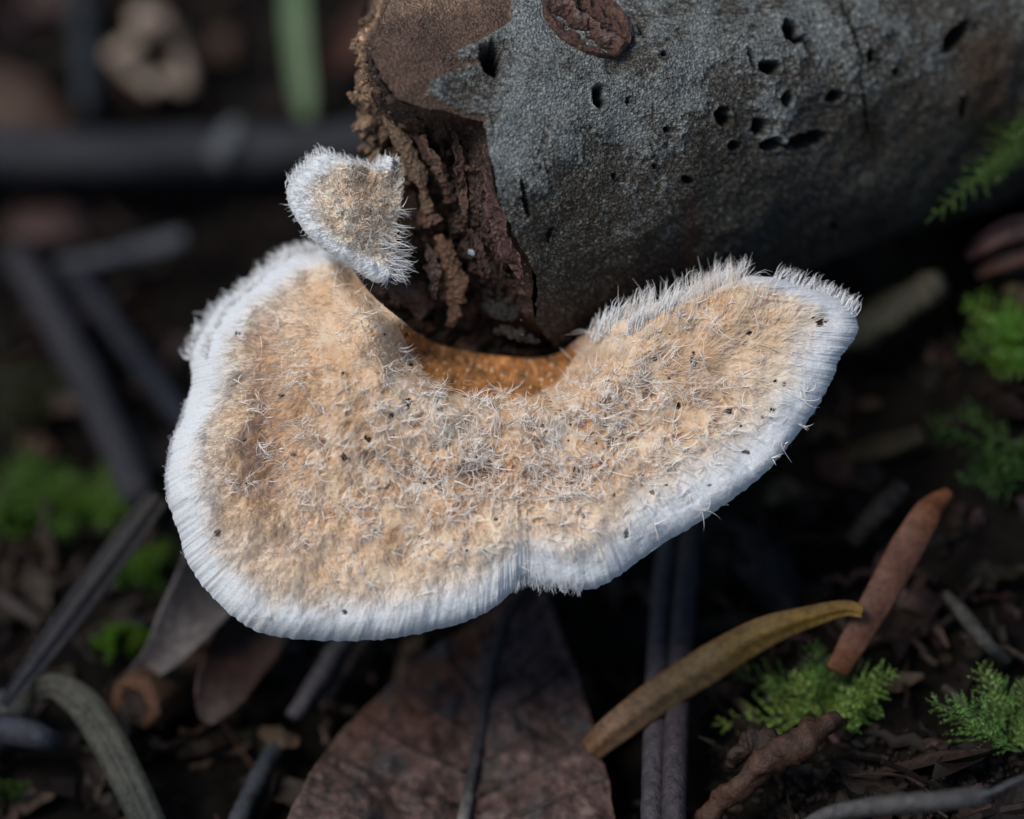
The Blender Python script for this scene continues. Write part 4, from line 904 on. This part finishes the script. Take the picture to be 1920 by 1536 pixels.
stick('root', [(1300, 1560, 5), (1360, 1500, 7), (1420, 1445, 8.5), (1475, 1405, 9.5), (1530, 1375, 9), (1570, 1350, 8)], [1.0, 1.1, 1.2, 1.7, 1.3, .8], (.15, .075, .045), 'crooked reddish brown root leading up to the feathery moss', 'root', seed=38, rough=1.1)
stick('root', [(1470, 1408, 9), (1420, 1390, 9), (1385, 1415, 8.5), (1372, 1440, 7)], [1.1, 1.2, 1.0, .4], (.08, .05, .034), 'short brown side root curling off the crooked reddish root', 'root', seed=39, rough=1.3)
stick('twig', [(1490, 1560, 9), (1560, 1528, 10.5), (1650, 1512, 11), (1740, 1505, 11), (1832, 1496, 10.5), (1848, 1494, 10)], [.7, .95, 1.1, 1.1, 1.15, .7], (.17, .165, .165), 'smooth grey twig with a broken tip on dark soil under the moss', seed=40, rough=.08, flat=.85)
stick('dry_stalk', [(1836, 1495, 11), (1870, 1482, 12.5), (1905, 1465, 13), (1950, 1450, 12)], [.2, .22, .22, .2], (.2, .22, .24), 'hair thin blue grey fibre from the broken tip of the grey twig', 'fibre', seed=41, rough=.05)

# ---- moss: each clump a thing, each feathery shoot a part
def shoot(base, d, L, seed, colr_, nb=14, bl=.42, leaf=.7):
    r = np.random.default_rng(seed); d = nrm(d)
    t = np.linspace(0, 1, 12)
    sag = np.array([0, 0, -1.0]) * L * .22
    stem = base + d * (t * L)[:, None] + sag * (t ** 2)[:, None] + .05 * L * np.sin(t * 4 + seed)[:, None] * RT
    bits = [tube(stem, np.linspace(.13, .05, 12), 5, 0, 1, 0, 1, np.array(colr_) * .6, 0)]
    tn = nrm(np.gradient(stem, axis=0)); sd = nrm(np.cross(tn, -FW + .3 * r.normal(size=3)))
    Lb, Ld, Ll = [], [], []
    def leaves(p0, p1, n, ll, w):
        q = np.linspace(0.03, 1, n)[:, None]; Lb.append(p0 + (p1 - p0) * q); dd = nrm(p1 - p0)
        th = np.arange(n) * 2.4 + r.random() * 6
        a = nrm(np.cross(dd, FW + .1)); b = np.cross(dd, a)
        Ld.append(nrm(dd * 1.0 + a * np.cos(th)[:, None] * .62 + b * np.sin(th)[:, None] * .62)); Ll.append(ll * (1 - .6 * q[:, 0]) * (.8 + .4 * r.random(n)))
    leaves(stem[0], stem[-1], int(L / .28) + 6, leaf * 1.0, 1)
    for k in range(nb):
        f = .15 + .80 * k / nb; i = f * 11; a = int(i); p = stem[a] + (stem[min(a + 1, 11)] - stem[a]) * (i - a)
        s = 1 if k % 2 else -1
        bd = nrm(sd[a] * s + tn[a] * (.8 + .3 * r.random()) + .14 * r.normal(size=3))
        ln = L * bl * (1.15 - f) * (.75 + .5 * r.random())
        leaves(p, p + bd * ln, max(6, int(ln / .13)), leaf * .75, 1)
    B = np.concatenate(Lb); Dd = np.concatenate(Ld); Ln = np.concatenate(Ll); n = len(B)
    s_ = nrm(np.cross(Dd, r.normal(size=(n, 3)))); wd = (Ln * .19)[:, None]
    V = np.stack([B, B + Dd * (Ln * .4)[:, None] + s_ * wd, B + Dd * Ln[:, None], B + Dd * (Ln * .4)[:, None] - s_ * wd], 1)
    cl = np.array(colr_) * (.65 + .7 * r.random(n))[:, None]
    bits.append((V.reshape(-1, 3), [np.arange(n * 4).reshape(n, 4)], np.repeat(cl, 4, 0)))
    return cat_mesh(bits)
def moss(rows, label, seed, colr_=(.10, .19, .03), leaf=.7, **kw):
    """rows: (base px, py, h, tip px, py, h)"""
    b0 = G(float(rows[0][0]), float(rows[0][1]), 0.0)
    t = thing('moss_clump', b0, label, 'moss', 'moss clumps on the forest floor'); r = np.random.default_rng(seed)
    for k, (x0, y0, h0, x1, y1, h1) in enumerate(rows):
        a = G(float(x0), float(y0), h0); b = G(float(x1), float(y1), h1); L = np.linalg.norm(b - a)
        V, F, C = shoot(a, b - a + np.array([0, 0, .22 * L]), L, seed * 100 + k, np.array(colr_) * 1.25 * (.75 + .5 * r.random()) * np.array([1 + .3 * (r.random() - .5), 1, 1]), leaf=leaf, **kw)
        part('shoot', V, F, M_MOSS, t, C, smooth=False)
def fan(x, y, h, n, rmin, rmax, a0, a1, dh, seed):
    r = np.random.default_rng(seed); out = []
    for k in range(n):
        a = math.radians(a0 + (a1 - a0) * (k + .5 * r.random()) / n); L = r.uniform(rmin, rmax)
        bx, by = x + r.normal() * rmax * .18, y + r.normal() * rmax * .10
        out.append((bx, by, h * r.random(), bx + math.cos(a) * L, by - math.sin(a) * L, h + dh * r.random()))
    return out
nearm = [(1530, 1350, 2, 1345, 1360, 4), (1540, 1340, 2, 1372, 1252, 6), (1545, 1330, 2, 1425, 1265, 7), (1535, 1330, 2, 1530, 1178, 8), (1560, 1335, 2, 1500, 1235, 7), (1570, 1330, 2, 1690, 1238, 7), (1575, 1340, 2, 1650, 1260, 6), (1560, 1350, 2, 1672, 1318, 4), (1560, 1330, 2, 1590, 1228, 7), (1550, 1360, 1, 1480, 1320, 4), (1575, 1365, 1, 1620, 1345, 4), (1545, 1345, 3, 1470, 1245, 8), (1565, 1350, 3, 1625, 1290, 6)]
moss(nearm + fan(1550, 1350, 2, 6, 50, 90, 15, 165, 4, 71), 'small feathery bright green moss at the foot of the reddish narrow blade', 1, (.105, .18, .036), leaf=.95)
nm2 = [(1900, 1400, 2, 1725, 1305, 5), (1890, 1390, 2, 1775, 1300, 6), (1890, 1380, 2, 1838, 1222, 8), (1910, 1390, 2, 1862, 1245, 7), (1930, 1390, 2, 1915, 1255, 7), (1920, 1410, 2, 1800, 1360, 4), (1890, 1370, 3, 1850, 1290, 6), (1940, 1380, 2, 1935, 1290, 6)]
moss(nm2 + fan(1910, 1400, 2, 6, 60, 110, 40, 170, 4, 72), 'taller feathery green moss above the smooth grey twig', 2, (.10, .175, .04), leaf=.95)
def hang(rows, label, seed, colr_, **kw):
    """moss rooted on the log: base pixel on the bark, tip pixel with depth"""
    sb, pb = on_log(np.array([q[0] for q in rows], float), np.array([q[1] for q in rows], float))
    bases = log_pt(sb, pb, logr(sb) - .2); t = thing('moss_clump', bases[0], label, 'moss', 'moss clumps on the forest floor')
    for k, q in enumerate(rows):
        tip = P(float(q[2]), float(q[3]), q[4]); L = np.linalg.norm(tip - bases[k])
        V, F, C = shoot(bases[k], tip - bases[k] + np.array([0, 0, .2 * L]), L, seed * 100 + k, np.array(colr_), **kw)
        part('shoot', V, F, M_MOSS, t, C, smooth=False)
hang([(1985, 215, 1722, 412, 15), (1990, 225, 1795, 362, 15), (1990, 200, 1850, 325, 15), (1980, 190, 1895, 262, 14), (1990, 240, 1840, 350, 16)], 'long arching moss frond rooted on the log and hanging beside it', 3, (.10, .18, .04), nb=26, bl=.2, leaf=.9)
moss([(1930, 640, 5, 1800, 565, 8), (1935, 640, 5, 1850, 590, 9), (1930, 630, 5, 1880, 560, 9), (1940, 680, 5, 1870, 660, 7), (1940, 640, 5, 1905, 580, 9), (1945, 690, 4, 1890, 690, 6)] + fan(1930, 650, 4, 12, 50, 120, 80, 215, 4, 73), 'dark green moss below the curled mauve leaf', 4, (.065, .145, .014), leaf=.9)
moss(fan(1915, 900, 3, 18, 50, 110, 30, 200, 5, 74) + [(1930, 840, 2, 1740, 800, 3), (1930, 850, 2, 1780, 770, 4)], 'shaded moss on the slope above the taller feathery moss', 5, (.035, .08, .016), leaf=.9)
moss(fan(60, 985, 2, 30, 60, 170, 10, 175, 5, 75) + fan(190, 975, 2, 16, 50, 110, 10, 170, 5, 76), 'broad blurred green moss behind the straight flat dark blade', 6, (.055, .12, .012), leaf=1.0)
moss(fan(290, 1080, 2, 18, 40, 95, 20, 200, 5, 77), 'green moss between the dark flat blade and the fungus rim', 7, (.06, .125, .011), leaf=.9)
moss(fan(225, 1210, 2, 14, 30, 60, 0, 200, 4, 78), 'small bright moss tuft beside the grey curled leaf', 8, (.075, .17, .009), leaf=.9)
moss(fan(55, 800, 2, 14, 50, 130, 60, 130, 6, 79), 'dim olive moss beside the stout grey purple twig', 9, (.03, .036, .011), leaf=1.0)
moss(fan(10, 1500, 2, 8, 30, 60, 20, 160, 4, 80), 'tiny moss tuft under the smooth blue black twig', 10, (.04, .07, .012), leaf=.8)

# ---- dark crumbs and shreds that nobody could count
lr = np.random.default_rng(91); bits = []
LP = G(lr.uniform(-150, 2070, 1500), lr.uniform(-150, 1650, 1500), .4)
for k in range(1500):
    p = LP[k]; kind = lr.random(); c = np.array([.021, .014, .0105]) * (.4 + 2.2 * lr.random() ** 3) * (1 + .1 * lr.normal(size=3))
    if kind < .45:
        r_ = .3 + 1.5 * lr.random() ** 2; V, F, _ = chunk(p, r_, 5000 + k, 2 if r_ > .9 else 1, .45, (1, .8, .5)); bits.append((V, F, np.abs(c)))
    else:
        a = lr.random() * 6.283; L = lr.uniform(2, 11); d = np.array([math.cos(a), math.sin(a), .25 * lr.normal()])
        pt = p + d * np.linspace(-.5, .5, 6)[:, None] * L + np.array([0, 0, 1]) * (lr.uniform(.3, 2.5)) + .3 * lr.normal(size=(6, 3))
        if kind < .75: V, F, _ = tube(pt, lr.uniform(.15, .6), 6)
        else: V, F, _ = ribbon(pt, np.array([.2, .8, 1, 1, .7, .2]) * lr.uniform(.8, 4), .15, [.4 * lr.normal(), .4 * lr.normal(), 1], .2, 5, k, .3)
        bits.append((V, F, np.abs(c)))
CP = G(lr.uniform(1330, 1960, 700), lr.uniform(1370, 1560, 700), .3)
for k in range(700):
    V, F, _ = chunk(CP[k], .2 + .7 * lr.random() ** 2, 8000 + k, 1, .5, (1, .8, .7)); bits.append((V, F, np.array([.016, .012, .010]) * (.3 + 1.5 * lr.random() ** 2)))
V, F, C = cat_mesh(bits)
o = part('leaf_litter', V, F, M_LITTER, None, C, kind='stuff', smooth=False); tag(o, 'dark crumbled leaf litter and shreds covering the forest floor', 'litter')
# the working coordinates are not needed any more
for o in bpy.data.objects:
    if 'base' in o: del o['base']
